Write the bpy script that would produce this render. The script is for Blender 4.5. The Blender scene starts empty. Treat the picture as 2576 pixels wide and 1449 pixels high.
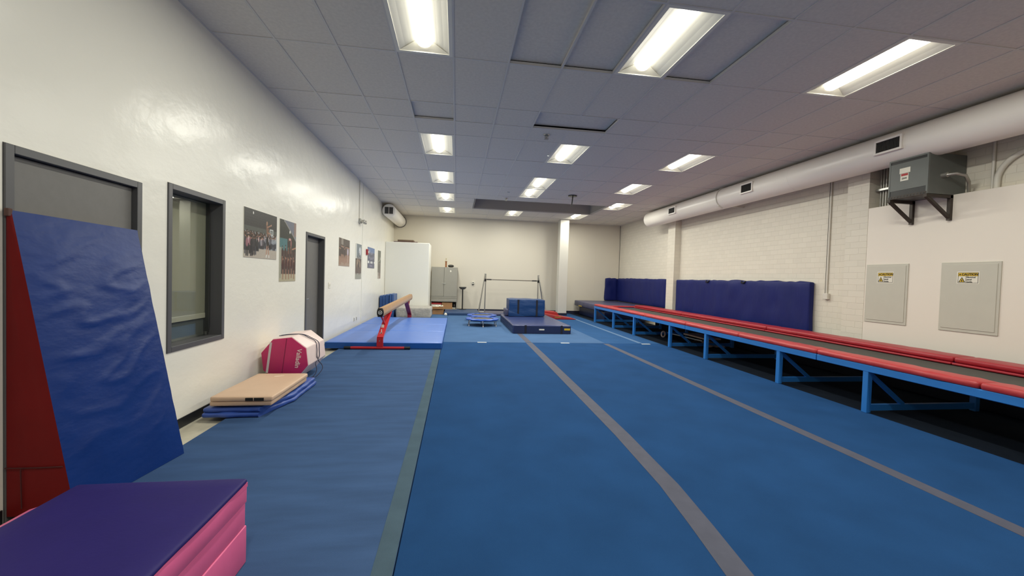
import bpy, bmesh, math, random
from mathutils import Vector, Matrix, noise
random.seed(7)
PI = math.pi
SC = bpy.context.scene
COL = SC.collection

# ------------------------------------------------------------------ materials
def lin(c):
    return tuple(((v/255)/12.92 if v/255 <= .04045 else ((v/255+.055)/1.055)**2.4) for v in c)
MATS = {}
def mat(name, rgb, rough=.5, k=1.0, metal=0.0, spec=.5, var=0.0, vscale=6.0, bump=0.0, bscale=20.0,
        bdetail=3.0, stretch=(1, 1, 1), bdist=.01, sheen=0.0, emit=None, var2=None):
    """procedural principled material: base colour with soft noise variation and noise bump"""
    if name in MATS: return MATS[name]
    m = bpy.data.materials.new(name); m.use_nodes = True
    nt = m.node_tree; N = nt.nodes; L = nt.links
    b = N['Principled BSDF']
    c = [min(1, v*k) for v in lin(rgb)]
    b.inputs['Base Color'].default_value = (*c, 1)
    b.inputs['Roughness'].default_value = rough
    b.inputs['Metallic'].default_value = metal
    b.inputs['Specular IOR Level'].default_value = spec
    if sheen: b.inputs['Sheen Weight'].default_value = sheen
    if emit:
        b.inputs['Emission Color'].default_value = (*emit[0], 1)
        b.inputs['Emission Strength'].default_value = emit[1]
    if var or bump:
        tc = N.new('ShaderNodeTexCoord'); mp = N.new('ShaderNodeMapping')
        mp.inputs['Scale'].default_value = stretch
        L.new(tc.outputs['Object'], mp.inputs['Vector'])
    if var:
        n = N.new('ShaderNodeTexNoise'); n.inputs['Scale'].default_value = vscale; n.inputs['Detail'].default_value = 5
        L.new(mp.outputs[0], n.inputs['Vector'])
        r = N.new('ShaderNodeMapRange'); r.inputs['From Min'].default_value = .3; r.inputs['From Max'].default_value = .7
        r.inputs['To Min'].default_value = 1-var; r.inputs['To Max'].default_value = 1+var
        L.new(n.outputs['Fac'], r.inputs['Value'])
        mx = N.new('ShaderNodeVectorMath'); mx.operation = 'SCALE'
        mx.inputs[0].default_value = c
        L.new(r.outputs[0], mx.inputs['Scale']); L.new(mx.outputs[0], b.inputs['Base Color'])
    if bump:
        n = N.new('ShaderNodeTexNoise'); n.inputs['Scale'].default_value = bscale; n.inputs['Detail'].default_value = bdetail
        L.new(mp.outputs[0], n.inputs['Vector'])
        bp = N.new('ShaderNodeBump'); bp.inputs['Strength'].default_value = bump; bp.inputs['Distance'].default_value = bdist
        L.new(n.outputs['Fac'], bp.inputs['Height']); L.new(bp.outputs[0], b.inputs['Normal'])
    MATS[name] = m
    return m

def brick_mat(name, rgb, rough, bw, bh, mortar=.009):
    """painted brick on a wall in the YZ plane (world metres)"""
    m = bpy.data.materials.new(name); m.use_nodes = True
    nt = m.node_tree; N = nt.nodes; L = nt.links; b = N['Principled BSDF']
    c = lin(rgb); b.inputs['Roughness'].default_value = rough; b.inputs['Specular IOR Level'].default_value = .35
    tc = N.new('ShaderNodeTexCoord'); sp = N.new('ShaderNodeSeparateXYZ'); cb = N.new('ShaderNodeCombineXYZ')
    L.new(tc.outputs['Object'], sp.inputs[0])
    ad = N.new('ShaderNodeMath'); ad.operation = 'ADD'
    L.new(sp.outputs['Y'], ad.inputs[0]); L.new(sp.outputs['X'], ad.inputs[1])
    L.new(ad.outputs[0], cb.inputs['X']); L.new(sp.outputs['Z'], cb.inputs['Y'])
    ns = N.new('ShaderNodeTexNoise'); ns.inputs['Scale'].default_value = 9; ns.inputs['Detail'].default_value = 4
    L.new(tc.outputs['Object'], ns.inputs['Vector'])
    wob = N.new('ShaderNodeVectorMath'); wob.operation = 'MULTIPLY_ADD'
    L.new(ns.outputs['Color'], wob.inputs[0]); wob.inputs[1].default_value = (.012, .012, 0); L.new(cb.outputs[0], wob.inputs[2])
    br = N.new('ShaderNodeTexBrick'); br.inputs['Scale'].default_value = 1
    br.inputs['Brick Width'].default_value = bw; br.inputs['Row Height'].default_value = bh
    br.inputs['Mortar Size'].default_value = mortar*.5; br.inputs['Mortar Smooth'].default_value = .6
    br.inputs['Color1'].default_value = (*c, 1); br.inputs['Color2'].default_value = (*[v*.95 for v in c], 1)
    br.inputs['Mortar'].default_value = (*[v*.93 for v in c], 1)  # joint shadow put into the colour, on top of the bump
    L.new(wob.outputs[0], br.inputs['Vector']); L.new(br.outputs['Color'], b.inputs['Base Color'])
    inv = N.new('ShaderNodeMath'); inv.operation = 'MULTIPLY_ADD'; inv.inputs[1].default_value = -1; inv.inputs[2].default_value = 1
    L.new(br.outputs['Fac'], inv.inputs[0])
    mx = N.new('ShaderNodeMath'); mx.operation = 'MULTIPLY_ADD'; mx.inputs[1].default_value = .25
    L.new(ns.outputs['Fac'], mx.inputs[0]); L.new(inv.outputs[0], mx.inputs[2])
    bp = N.new('ShaderNodeBump'); bp.inputs['Strength'].default_value = .45; bp.inputs['Distance'].default_value = .009
    L.new(mx.outputs[0], bp.inputs['Height']); L.new(bp.outputs[0], b.inputs['Normal'])
    return m

def attr_mat(name, rough=.35):
    m = bpy.data.materials.new(name); m.use_nodes = True
    N = m.node_tree.nodes; L = m.node_tree.links; b = N['Principled BSDF']
    a = N.new('ShaderNodeAttribute'); a.attribute_name = 'Col'
    L.new(a.outputs['Color'], b.inputs['Base Color']); b.inputs['Roughness'].default_value = rough
    b.inputs['Specular IOR Level'].default_value = .3
    return m

def glass_mat(name):
    m = bpy.data.materials.new(name); m.use_nodes = True
    N = m.node_tree.nodes; L = m.node_tree.links; N.clear()
    out = N.new('ShaderNodeOutputMaterial'); mx = N.new('ShaderNodeMixShader')
    ge = N.new('ShaderNodeNewGeometry'); dp = N.new('ShaderNodeVectorMath'); dp.operation = 'DOT_PRODUCT'
    L.new(ge.outputs['Normal'], dp.inputs[0]); L.new(ge.outputs['Incoming'], dp.inputs[1])
    ab = N.new('ShaderNodeMath'); ab.operation = 'ABSOLUTE'; L.new(dp.outputs['Value'], ab.inputs[0])
    on = N.new('ShaderNodeMath'); on.operation = 'SUBTRACT'; on.inputs[0].default_value = 1; L.new(ab.outputs[0], on.inputs[1])
    pw = N.new('ShaderNodeMath'); pw.operation = 'POWER'; pw.inputs[1].default_value = 5; L.new(on.outputs[0], pw.inputs[0])
    f = N.new('ShaderNodeMath'); f.operation = 'MULTIPLY_ADD'; f.inputs[1].default_value = .93; f.inputs[2].default_value = .07; L.new(pw.outputs[0], f.inputs[0])
    t = N.new('ShaderNodeBsdfTransparent'); t.inputs['Color'].default_value = (.86, .88, .86, 1)
    g = N.new('ShaderNodeBsdfGlossy'); g.inputs['Roughness'].default_value = .01
    L.new(f.outputs[0], mx.inputs[0]); L.new(t.outputs[0], mx.inputs[1]); L.new(g.outputs[0], mx.inputs[2])
    L.new(mx.outputs[0], out.inputs['Surface'])
    return m

# ------------------------------------------------------------------ object helpers
def tag(o, label=None, cat=None, group=None, kind=None):
    if label: o['label'] = label
    if cat: o['category'] = cat
    if group: o['group'] = group
    if kind: o['kind'] = kind
    return o
def thing(name, label, cat, loc=(0, 0, 0), group=None):
    o = bpy.data.objects.new(name, None); COL.objects.link(o); o.location = loc
    o.empty_display_size = .1
    return tag(o, label, cat, group)
def obj(name, bm, m, parent=None, smooth=False, label=None):
    """one mesh object; shapes are given in world metres and stored relative to their thing's base"""
    off = Vector((0, 0, 0)); p = parent
    while p is not None:
        off += p.location; p = p.parent
    if parent is None:
        xs = [v.co for v in bm.verts]
        lo = Vector([min(v[i] for v in xs) for i in range(3)]); hi = Vector([max(v[i] for v in xs) for i in range(3)])
        off = Vector(((lo.x+hi.x)/2, (lo.y+hi.y)/2, lo.z))
    bmesh.ops.translate(bm, verts=bm.verts, vec=-off)
    bmesh.ops.recalc_face_normals(bm, faces=bm.faces)
    me = bpy.data.meshes.new(name); bm.to_mesh(me); bm.free()
    for mm in (m if isinstance(m, (list, tuple)) else [m]): me.materials.append(mm)
    if smooth:
        for p_ in me.polygons: p_.use_smooth = True
        try: me.set_sharp_from_angle(angle=math.radians(40))
        except Exception: pass
    o = bpy.data.objects.new(name, me); COL.objects.link(o)
    if parent is not None: o.parent = parent
    else: o.location = off
    if label: o['label'] = label
    return o
def struct(name, bm, m, smooth=False, parent=None):
    o = obj(name, bm, m, parent, smooth)
    if parent is None: o['kind'] = 'structure'
    return o
def copy_tree(o, parent=None):
    c = o.copy(); COL.objects.link(c); c.parent = parent
    for ch in list(o.children): copy_tree(ch, c)
    return c

def NB(): return bmesh.new()
def box(bm, x0, x1, y0, y1, z0, z1, r=0, seg=2, mi=0):
    nb = bmesh.new()
    bmesh.ops.create_cube(nb, size=1)
    for v in nb.verts:
        v.co = Vector((x0+(v.co.x+.5)*(x1-x0), y0+(v.co.y+.5)*(y1-y0), z0+(v.co.z+.5)*(z1-z0)))
    if r: bmesh.ops.bevel(nb, geom=list(nb.edges)+list(nb.verts), offset=r, segments=seg, affect='EDGES', profile=.5, clamp_overlap=True)
    merge(bm, nb, mi); return bm
def merge(bm, nb, mi=0):
    mp = {}
    for v in nb.verts: mp[v] = bm.verts.new(v.co)
    for f in nb.faces:
        try:
            g = bm.faces.new([mp[v] for v in f.verts]); g.material_index = mi or f.material_index
        except ValueError: pass
    nb.free()
def B(*a, **k): return box(NB(), *a, **k)
def prism(bm, pts, axis, a0, a1, r=0, mi=0, seg=2):
    """polygon pts extruded along axis ('x': pts are (y,z); 'y': (x,z); 'z': (x,y))"""
    nb = bmesh.new()
    def P(p, a):
        return {'x': (a, p[0], p[1]), 'y': (p[0], a, p[1]), 'z': (p[0], p[1], a)}[axis]
    v0 = [nb.verts.new(P(p, a0)) for p in pts]; v1 = [nb.verts.new(P(p, a1)) for p in pts]
    n = len(pts)
    nb.faces.new(v0); nb.faces.new(v1[::-1])
    for i in range(n): nb.faces.new((v0[i], v0[(i+1) % n], v1[(i+1) % n], v1[i]))
    bmesh.ops.recalc_face_normals(nb, faces=nb.faces)
    if r: bmesh.ops.bevel(nb, geom=list(nb.edges)+list(nb.verts), offset=r, segments=seg, affect='EDGES', profile=.5, clamp_overlap=True)
    merge(bm, nb, mi); return bm
def tube(bm, pts, r, n=8, caps=True, closed=False, r2=None):
    pts = [Vector(p) for p in pts]; rings = []
    m = len(pts); up = None
    for i, p in enumerate(pts):
        if closed: t = pts[(i+1) % m]-pts[i-1]
        else: t = pts[min(i+1, m-1)]-pts[max(i-1, 0)]
        t.normalize()
        if up is None:
            up = Vector((0, 0, 1)) if abs(t.z) < .9 else Vector((1, 0, 0))
        a = t.cross(up).normalized(); b = a.cross(t).normalized(); up = b
        rr = r if r2 is None else r+(r2-r)*i/(m-1)
        rings.append([bm.verts.new(p+(a*math.cos(2*PI*k/n)+b*math.sin(2*PI*k/n))*rr) for k in range(n)])
    for i in range(m if closed else m-1):
        A, C = rings[i], rings[(i+1) % m]
        for k in range(n): bm.faces.new((A[k], A[(k+1) % n], C[(k+1) % n], C[k]))
    if caps and not closed:
        bm.faces.new(rings[0][::-1]); bm.faces.new(rings[-1])
    return bm
def beam(bm, p, q, w, h, up=(0, 0, 1)):
    p, q = Vector(p), Vector(q); t = (q-p).normalized(); u = Vector(up)
    a = t.cross(u).normalized(); b = a.cross(t).normalized()
    vs = []
    for o in (p, q):
        vs.append([bm.verts.new(o+a*sx*w/2+b*sy*h/2) for sx, sy in ((-1, -1), (1, -1), (1, 1), (-1, 1))])
    bm.faces.new(vs[0][::-1]); bm.faces.new(vs[1])
    for k in range(4): bm.faces.new((vs[0][k], vs[0][(k+1) % 4], vs[1][(k+1) % 4], vs[1][k]))
    return bm
def lathe(bm, prof, c, n=24, axis='z'):
    rings = []
    for (r, h) in prof:
        ring = []
        for k in range(n):
            a = 2*PI*k/n; u, v = r*math.cos(a), r*math.sin(a)
            d = {'z': (u, v, h), 'y': (u, h, v), 'x': (h, u, v)}[axis]
            ring.append(bm.verts.new(Vector(c)+Vector(d)))
        rings.append(ring)
    for A, C in zip(rings, rings[1:]):
        for k in range(n): bm.faces.new((A[k], A[(k+1) % n], C[(k+1) % n], C[k]))
    for rg, rv in ((rings[0], True), (rings[-1], False)):
        if len(set(tuple(round(x, 5) for x in v.co) for v in rg)) > 2: bm.faces.new(rg[::-1] if rv else rg)
    bmesh.ops.remove_doubles(bm, verts=bm.verts, dist=1e-6)
    return bm
def text_bm(s, size, o, ux, uy, extrude=.0008, align='CENTER', bold=0.0):
    """lettering as mesh: o = anchor, ux/uy = reading direction and up direction"""
    cu = bpy.data.curves.new('lettering', 'FONT'); cu.body = s; cu.size = size; cu.extrude = extrude
    cu.align_x = align; cu.align_y = 'CENTER'; cu.offset = bold; cu.resolution_u = 3
    t = bpy.data.objects.new('lettering', cu); COL.objects.link(t)
    dg = bpy.context.evaluated_depsgraph_get(); dg.update()
    me = bpy.data.meshes.new_from_object(t.evaluated_get(dg))
    bm = bmesh.new(); bm.from_mesh(me)
    bpy.data.objects.remove(t); bpy.data.curves.remove(cu); bpy.data.meshes.remove(me)
    ux, uy = Vector(ux).normalized(), Vector(uy).normalized(); uz = ux.cross(uy)
    for v in bm.verts: v.co = Vector(o)+ux*v.co.x+uy*v.co.y+uz*v.co.z
    return bm
def grid_patch(bm, f, nu, nv):
    """grid of f(u,v) -> point, u,v in 0..1"""
    vs = [[bm.verts.new(f(i/nu, j/nv)) for j in range(nv+1)] for i in range(nu+1)]
    for i in range(nu):
        for j in range(nv): bm.faces.new((vs[i][j], vs[i+1][j], vs[i+1][j+1], vs[i][j+1]))
    return vs
def padbox(x0, x1, y0, y1, z0, z1, r=.03, puff=.0, wr=.0, ws=3.0, res=.08, seed=0, stretch=(1, 1, 1), top_only=False):
    """upholstered slab: finely divided rounded box, softly puffed and wrinkled"""
    bm = bmesh.new()
    L = (x1-x0, y1-y0, z1-z0); c = Vector(((x0+x1)/2, (y0+y1)/2, (z0+z1)/2)); H = [l/2 for l in L]
    n = [max(2, min(40, int(l/res))) for l in L]
    def coords(h, k):
        return sorted(set([-h, -h+r*.35, -h+r, h-r, h-r*.35, h]+[-h+r+(2*h-2*r)*i/k for i in range(1, k)]))
    cs = [coords(H[i], n[i]) for i in range(3)]
    cache = {}
    def V(p):
        key = tuple(round(q, 5) for q in p)
        if key not in cache:
            q = Vector(p)
            inn = Vector([max(-H[i]+r, min(H[i]-r, q[i])) for i in range(3)])
            d = q-inn
            if d.length > 1e-9: nrm = d.normalized(); q = inn+nrm*r
            else: nrm = Vector((0, 0, 1))
            if puff or wr:
                fx = [max(0, 1-(q[i]/H[i])**4) for i in range(3)]
                ax = max(range(3), key=lambda i: abs(p[i])/H[i])
                w = 1
                for i in range(3):
                    if i != ax: w *= fx[i]
                s = 1 if p[ax] > 0 else -1
                if ax == 2 and s < 0: w = 0
                if top_only and ax != 2: w = 0
                amt = puff*w
                if wr and not (ax == 2 and s < 0) and not (top_only and ax != 2):
                    s3 = Vector([(q[i]+seed*3.1)*stretch[i]*ws for i in range(3)])
                    nz = noise.noise(s3); amt += wr*(abs(nz)*1.6-.35)*(.25+.75*min(1, w*2))
                q = q.copy(); q[ax] += s*amt
            cache[key] = bm.verts.new(c+q)
        return cache[key]
    for ax in range(3):
        a, b_ = [(1, 2), (2, 0), (0, 1)][ax]
        for s in (-1, 1):
            for i in range(len(cs[a])-1):
                for j in range(len(cs[b_])-1):
                    q = []
                    for (ii, jj) in ((i, j), (i+1, j), (i+1, j+1), (i, j+1)):
                        p = [0, 0, 0]; p[ax] = s*H[ax]; p[a] = cs[a][ii]; p[b_] = cs[b_][jj]; q.append(V(p))
                    if s < 0: q.reverse()
                    if len(set(q)) == 4:
                        try: bm.faces.new(q)
                        except ValueError: pass
    return bm

# ------------------------------------------------------------------ camera (phone ultra-wide, slightly rolled)
yaw, pit, rol = [math.radians(a) for a in (7.907, -1.4614, 1.7542)]
fw = Vector((math.sin(yaw)*math.cos(pit), math.cos(yaw)*math.cos(pit), math.sin(pit)))
rt = Vector((math.cos(yaw), -math.sin(yaw), 0)); upv = rt.cross(fw)
r_ = rt*math.cos(rol)+upv*math.sin(rol); u_ = -rt*math.sin(rol)+upv*math.cos(rol)
cam = bpy.data.cameras.new('camera'); co = bpy.data.objects.new('camera', cam); COL.objects.link(co)
cam.sensor_width = 36; cam.lens = 1010.38/2576*36; cam.clip_start = .02; cam.clip_end = 100
EYE = Vector((0, 0, 1.51))
co.matrix_world = Matrix(((r_.x, u_.x, -fw.x, EYE.x), (r_.y, u_.y, -fw.y, EYE.y), (r_.z, u_.z, -fw.z, EYE.z), (0, 0, 0, 1)))
SC.camera = co

# ------------------------------------------------------------------ palette
M_wall = mat('semi-gloss white wall paint', (238, 235, 224), .25, bump=.42, bscale=2.4, bdetail=10, bdist=.03, spec=.33, stretch=(1, .8, 1.1))
M_wallb = mat('matt white wall paint', (217, 210, 195), .55, bump=.1, bscale=3, bdist=.01)
M_wallr = mat('white plastered furring', (232, 224, 212), .5, bump=.1, bscale=4, bdist=.01)
M_brick = brick_mat('white painted brick', (224, 218, 204), .5, .21, .105)
M_brickp = brick_mat('white painted pier brick', (224, 218, 204), .5, .30, .105)
M_ceil = mat('ceiling tile', (224, 218, 208), .9, var=.05, vscale=30, bump=.25, bscale=180, bdist=.003)
M_tbar = mat('ceiling grid metal', (214, 210, 204), .45)
M_void = mat('dark plenum', (40, 40, 42), .9)
M_reces = mat('recess lining board', (176, 170, 162), .9)
M_conc = mat('pale concrete', (196, 190, 170), .6, var=.12, vscale=9, bump=.1, bscale=40)
M_blackbase = mat('black vinyl baseboard', (26, 28, 34), .4)
M_navybase = mat('navy vinyl baseboard', (24, 28, 52), .5)
M_carpet = mat('blue carpet', (32, 70, 116), .95, var=.1, vscale=2.2, bump=.5, bscale=420, bdist=.004, spec=.08)
M_carpetL = mat('slate blue carpet', (64, 90, 130), .95, var=.12, vscale=3.5, bump=.5, bscale=420, bdist=.004, stretch=(.5, 2.5, 1), spec=.1)
M_carpetF = mat('light blue carpet', (72, 102, 142), .95, var=.06, vscale=2.5, bump=.4, bscale=420, bdist=.004, spec=.1)
M_carpetE = mat('faded green blue carpet edge', (74, 94, 108), .95, var=.1, vscale=5, bump=.4, bscale=420, bdist=.004, spec=.1)
M_under = mat('shade-darkened grey blue matting', (30, 38, 50), .95, var=.1, bump=.3, bscale=200, spec=.1)  # colour darkened to deepen the shade under the trampoline
M_tapeb = mat('grey brown tape', (80, 82, 97), .7, var=.08, vscale=8, spec=.2)
M_tapew = mat('pale grey tape', (92, 120, 154), .7, spec=.2)
M_white = mat('white tape', (196, 200, 200), .6)
M_dframe = mat('dark grey door frame paint', (84, 84, 86), .4)
M_dleaf = mat('dark grey door paint', (110, 108, 105), .5, var=.04, vscale=20)
M_steel = mat('brushed steel', (170, 170, 168), .35, metal=1)
M_chrome = mat('bright metal tube', (186, 184, 176), .3, metal=.9)
M_black = mat('black plastic', (18, 18, 20), .4)
M_duct = mat('white painted duct metal', (242, 237, 228), .32, bump=.08, bscale=2.5, bdist=.02)
M_grille = mat('dark grille', (58, 56, 54), .6)
M_pipe = mat('white painted conduit', (214, 210, 200), .4)
M_galv = mat('galvanised conduit', (176, 174, 168), .35, metal=.7)
M_xfmr = mat('dark grey enamel', (96, 100, 97), .45, var=.04)
M_strut = mat('dark bracket steel', (62, 54, 48), .5, metal=.3, var=.2, vscale=12)
M_panel = mat('grey panel paint', (196, 193, 180), .45, var=.02)
M_label = mat('sticker white', (226, 222, 208), .5)
M_yell = mat('caution yellow', (214, 178, 40), .5)
M_ink = mat('black ink', (24, 22, 18), .6)
M_redink = mat('red ink', (170, 40, 44), .5)
M_vblue = mat('royal blue vinyl', (14, 48, 114), .36, var=.05, vscale=4, bump=.22, bscale=7, stretch=(1, 1, 1.8), bdist=.02, spec=.3)
M_vred = mat('dark red vinyl', (112, 20, 21), .6, spec=.15, var=.06, bump=.1, bscale=6)
M_purple = mat('purple vinyl', (36, 26, 96), .55, spec=.22, var=.04, vscale=8, bump=.12, bscale=60, bdist=.004)
M_pink = mat('pink vinyl', (222, 100, 148), .45, var=.05, bump=.15, bscale=9)
M_tan = mat('tan vinyl', (210, 178, 150), .5, var=.03, bump=.12, bscale=10)
M_tanlight = mat('pale scuff', (240, 220, 196), .5)
M_mblue = mat('blue vinyl', (52, 82, 160), .42, var=.08, vscale=6, bump=.35, bscale=9, bdist=.02)
M_magenta = mat('magenta vinyl', (190, 42, 98), .42, var=.05, bump=.2, bscale=9)
M_lpink = mat('pale pink vinyl', (236, 214, 208), .42, var=.03, bump=.1, bscale=9)
M_strip = mat('grey white strip', (206, 196, 192), .6)
M_cord = mat('navy cord', (38, 40, 66), .6)
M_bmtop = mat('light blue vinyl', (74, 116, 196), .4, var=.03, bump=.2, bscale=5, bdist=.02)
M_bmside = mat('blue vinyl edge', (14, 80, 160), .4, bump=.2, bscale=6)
M_suede = mat('tan suede', (160, 118, 66), .85, var=.08, vscale=12, bump=.2, bscale=60, sheen=.2)
M_redsteel = mat('red powder coat', (180, 30, 38), .35)
M_trpad = mat('red vinyl pad', (176, 50, 54), .4, var=.07, vscale=5, bump=.35, bscale=7, bdist=.02)
M_trpadf = mat('deep red vinyl pad', (158, 28, 42), .42, var=.07, vscale=5, bump=.3, bscale=7, bdist=.02)
M_trblue = mat('blue painted frame', (46, 122, 200), .4)
M_bed = mat('grey black woven bed', (74, 74, 70), .7, spec=.25, var=.05, vscale=3, bump=.2, bscale=300, bdist=.003)
M_navy = mat('navy vinyl', (20, 30, 94), .5, spec=.25, var=.06, vscale=3, bump=.6, bscale=1.8, bdetail=4, stretch=(1, 1.5, .6), bdist=.04)
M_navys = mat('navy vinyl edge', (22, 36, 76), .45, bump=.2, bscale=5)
M_navyt = mat('navy vinyl top with sheen tone', (44, 57, 104), .3, var=.06, bump=.3, bscale=3, bdist=.03)  # lighter than the sides: sheen on the top put into the colour
M_vault = mat('deep blue vinyl', (12, 56, 108), .4, bump=.45, bscale=2.6, stretch=(1, 1, 2.4), bdist=.04)
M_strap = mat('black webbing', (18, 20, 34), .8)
M_gnavy = mat('grey navy vinyl', (66, 68, 98), .4, bump=.2, bscale=4)
M_grey = mat('grey plush cover', (168, 164, 156), .85, var=.12, vscale=14, bump=.5, bscale=16, bdist=.03, sheen=.2)
M_cab = mat('grey cabinet laminate', (154, 151, 141), .5, var=.02)
M_card = mat('brown cardboard', (168, 126, 86), .8, var=.06)
M_wood = mat('orange brown wood', (140, 86, 44), .5, var=.15, vscale=20, stretch=(4, 4, .5))
M_brass = mat('pale metal figure', (206, 196, 160), .3, metal=.6)
M_tramp = mat('bright blue vinyl ring', (38, 84, 176), .38, bump=.2, bscale=12)
M_trampbed = mat('dark mesh bed', (92, 88, 80), .7)
M_redv = mat('red wedge vinyl', (158, 38, 40), .42)
M_blind = mat('beige roller blind', (186, 180, 160), .8, var=.02)
M_blindb = mat('pale blind hem', (226, 218, 200), .6)
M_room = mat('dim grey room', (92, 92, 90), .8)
M_refl = mat('white light reflector', (236, 232, 218), .45)
M_lens = mat('glowing light lens', (255, 250, 232), .4, emit=((1.0, .98, .86), 6.0))
M_lensd = mat('dim lens end', (250, 244, 222), .5, emit=((1.0, .97, .84), 3.0))
M_brown = mat('brown folded board', (110, 92, 76), .7)
M_plum = mat('plum folded board', (84, 58, 62), .7)
M_glass = glass_mat('window glass')
M_poster = attr_mat('printed photo')

# ------------------------------------------------------------------ room shell
XL, XR, YB, YN, ZC = -2.537, 7.0, 16.7, -3.0, 3.90
G = .6096; GX0 = -.0989; GY0 = 4.5213
struct('floor', B(-2.9, 7.3, YN-.2, YB+.2, -.12, 0), M_conc)
# left wall with openings: door_1, window_1, door_2
bm = NB()
ops = [(2.64, 3.64, 0, 2.185), (3.935, 4.818, .74, 2.26), (7.22, 8.195, 0, 2.185)]
y = YN
for (a, b_, z0, z1) in ops:
    box(bm, XL-.2, XL, y, a, 0, 4.6)
    if z0 > 0: box(bm, XL-.2, XL, a, b_, 0, z0)
    box(bm, XL-.2, XL, a, b_, z1, 4.6)
    y = b_
box(bm, XL-.2, XL, y, YB+.2, 0, 4.6)
struct('wall_left', bm, M_wall)
struct('wall_back', B(XL-.2, XR+.2, YB, YB+.2, 0, 4.6), M_wallb)
struct('wall_near', B(XL-.2, XR+.2, YN-.2, YN, 0, 4.6), M_wallb)
struct('wall_right', B(XR, XR+.2, YN-.2, YB+.2, 0, 4.6), M_brick)
struct('wall_furring', B(6.8, XR-.001, YN, 5.88, 0, 2.85, r=.004, seg=1), M_wallr)
struct('wall_pier', B(6.8, XR-.001, 5.882, 6.26, 0, ZC+.3), M_brickp)
bm = B(6.8, XR-.001, 11.9, 12.33, 0, ZC+.3)
struct('wall_pilaster', bm, M_brickp)
# partition closet
struct('wall_partition', B(XL+.001, -1.0, 14.8, 15.95, 0, 2.665, r=.02), mat('off white partition paint', (240, 239, 230), .5, bump=.06, bscale=5))
# column
col = obj('wall_column', B(4.06, 4.42, 15.7, 16.05, .05, ZC-.002, r=.006, seg=1), mat('shade-greyed white column paint', (206, 203, 194), .5)); col['kind'] = 'structure'  # wall white greyed to carry the shade on the front face
struct('trim_1', B(4.045, 4.435, 15.685, 16.065, .0505, .15), M_navybase)
# baseboards
bm = NB()
for a, b_ in ((YN, 2.63), (3.65, 7.21), (8.2, 14.8)): box(bm, XL, XL+.008, a, b_, 0, .095)
struct('baseboard_left', bm, M_blackbase)
struct('baseboard_back', B(-.98, 6.98, YB-.01, YB, 0, .17), M_navybase)
# corner shadow gap / seam strips
struct('trim_2', B(XL, XL+.012, 11.28, 11.31, .1, 3.89, r=.003, seg=1), M_wall)
struct('trim_3', B(5.9, 5.92, YB-.004, YB, .17, 3.89), M_wallb)

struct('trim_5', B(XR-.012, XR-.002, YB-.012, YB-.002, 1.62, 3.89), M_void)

# ceiling: tiles dropped between grid bars, light openings and a recess left free
rows = [YN-.2]+[GY0+j*G for j in (-10, -8, -6, -4, -2, 0, 2, 3, 4, 6, 8, 10, 12, 13, 14, 16, 18)]+[YB+.2]
kx = list(range(-4, 13))
LIGHTS = [(-1, 3.30), (-1, 6.9596), (-1, 9.398), (-1, 11.8364), (-1, 14.2748),
          (3, 3.30), (3, 6.9596), (3, 9.398), (3, 10.6172), (3, 14.2748),
          (7, 3.30), (7, 6.9596), (7, 9.398), (8, 11.8364), (7, 14.2748),
          (-1, -.3555), (3, -.3555), (7, -.3555)]
def lit(k, a, b_):
    return any(kk == k and a > y0-.05 and b_ < y0+1.2192+.05 for kk, y0 in LIGHTS)
bmt = NB(); bmb = NB()
raised = {(2, 7): .055, (3, 7): .055, (4, 5): .04, (-1, 7): .036, (2, 5): .04, (1, 5): .04}
for ri in range(len(rows)-1):
    a, b_ = rows[ri], rows[ri+1]
    for k in kx:
        x0, x1 = GX0+k*G, GX0+(k+1)*G
        x0 = max(x0, XL-.05); x1 = min(x1, XR+.05)
        if x1 <= x0: continue
        if lit(k, a, b_): continue
        if 1 <= k <= 7 and a > 12.4 and b_ < 14.3: continue            # recess
        bb = b_
        dz = raised.get((k, ri), random.uniform(0, .0035))
        i = .0065 if dz < .01 else -.004
        if (k, ri) == (2, 7): x1 -= .004
        if (k, ri) == (3, 7): x0 += .004
        box(bmt, x0+i, x1-i, a+i, bb-i, ZC+.004+dz, ZC+.022+dz)
# sloped bit of tile row before the recess (tiles cut at 12.45)
ceil = struct('ceiling', bmt, M_ceil)
bmv = B(XL-.1, XR+.1, YN-.2, 12.44, 4.5, 4.52)
box(bmv, XL-.1, XR+.1, 14.27, YB+.2, 4.5, 4.52)
box(bmv, XL-.1, XR+.1, 12.44, 14.27, 4.7, 4.72)
struct('ceiling_deck', bmv, M_void)
for k in kx+[13]:
    x = GX0+k*G
    if x < XL or x > XR: continue
    for ri in range(len(rows)-1):
        a, b_ = rows[ri], rows[ri+1]
        if (2 <= k <= 7 and a > 12.4 and b_ < 14.3) or (k, ri) == (3, 7): continue
        box(bmb, x-.011, x+.011, a, b_, ZC, ZC+.03)
for yy in rows[1:-1]:
    if 12.5 < yy < 14.2:
        box(bmb, XL, GX0+G, yy-.011, yy+.011, ZC+.0005, ZC+.03); box(bmb, GX0+8*G, XR, yy-.011, yy+.011, ZC+.0005, ZC+.03)
    else: box(bmb, XL, XR, yy-.011, yy+.011, ZC+.0005, ZC+.03)
box(bmb, XL, XL+.02, YN, YB, ZC+.0008, ZC+.02); box(bmb, XL, XR, YB-.02, YB, ZC+.0008, ZC+.02); box(bmb, XR-.02, XR, YN, YB, ZC+.0008, ZC+.02)
struct('trim_4', bmb, M_tbar)
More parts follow.
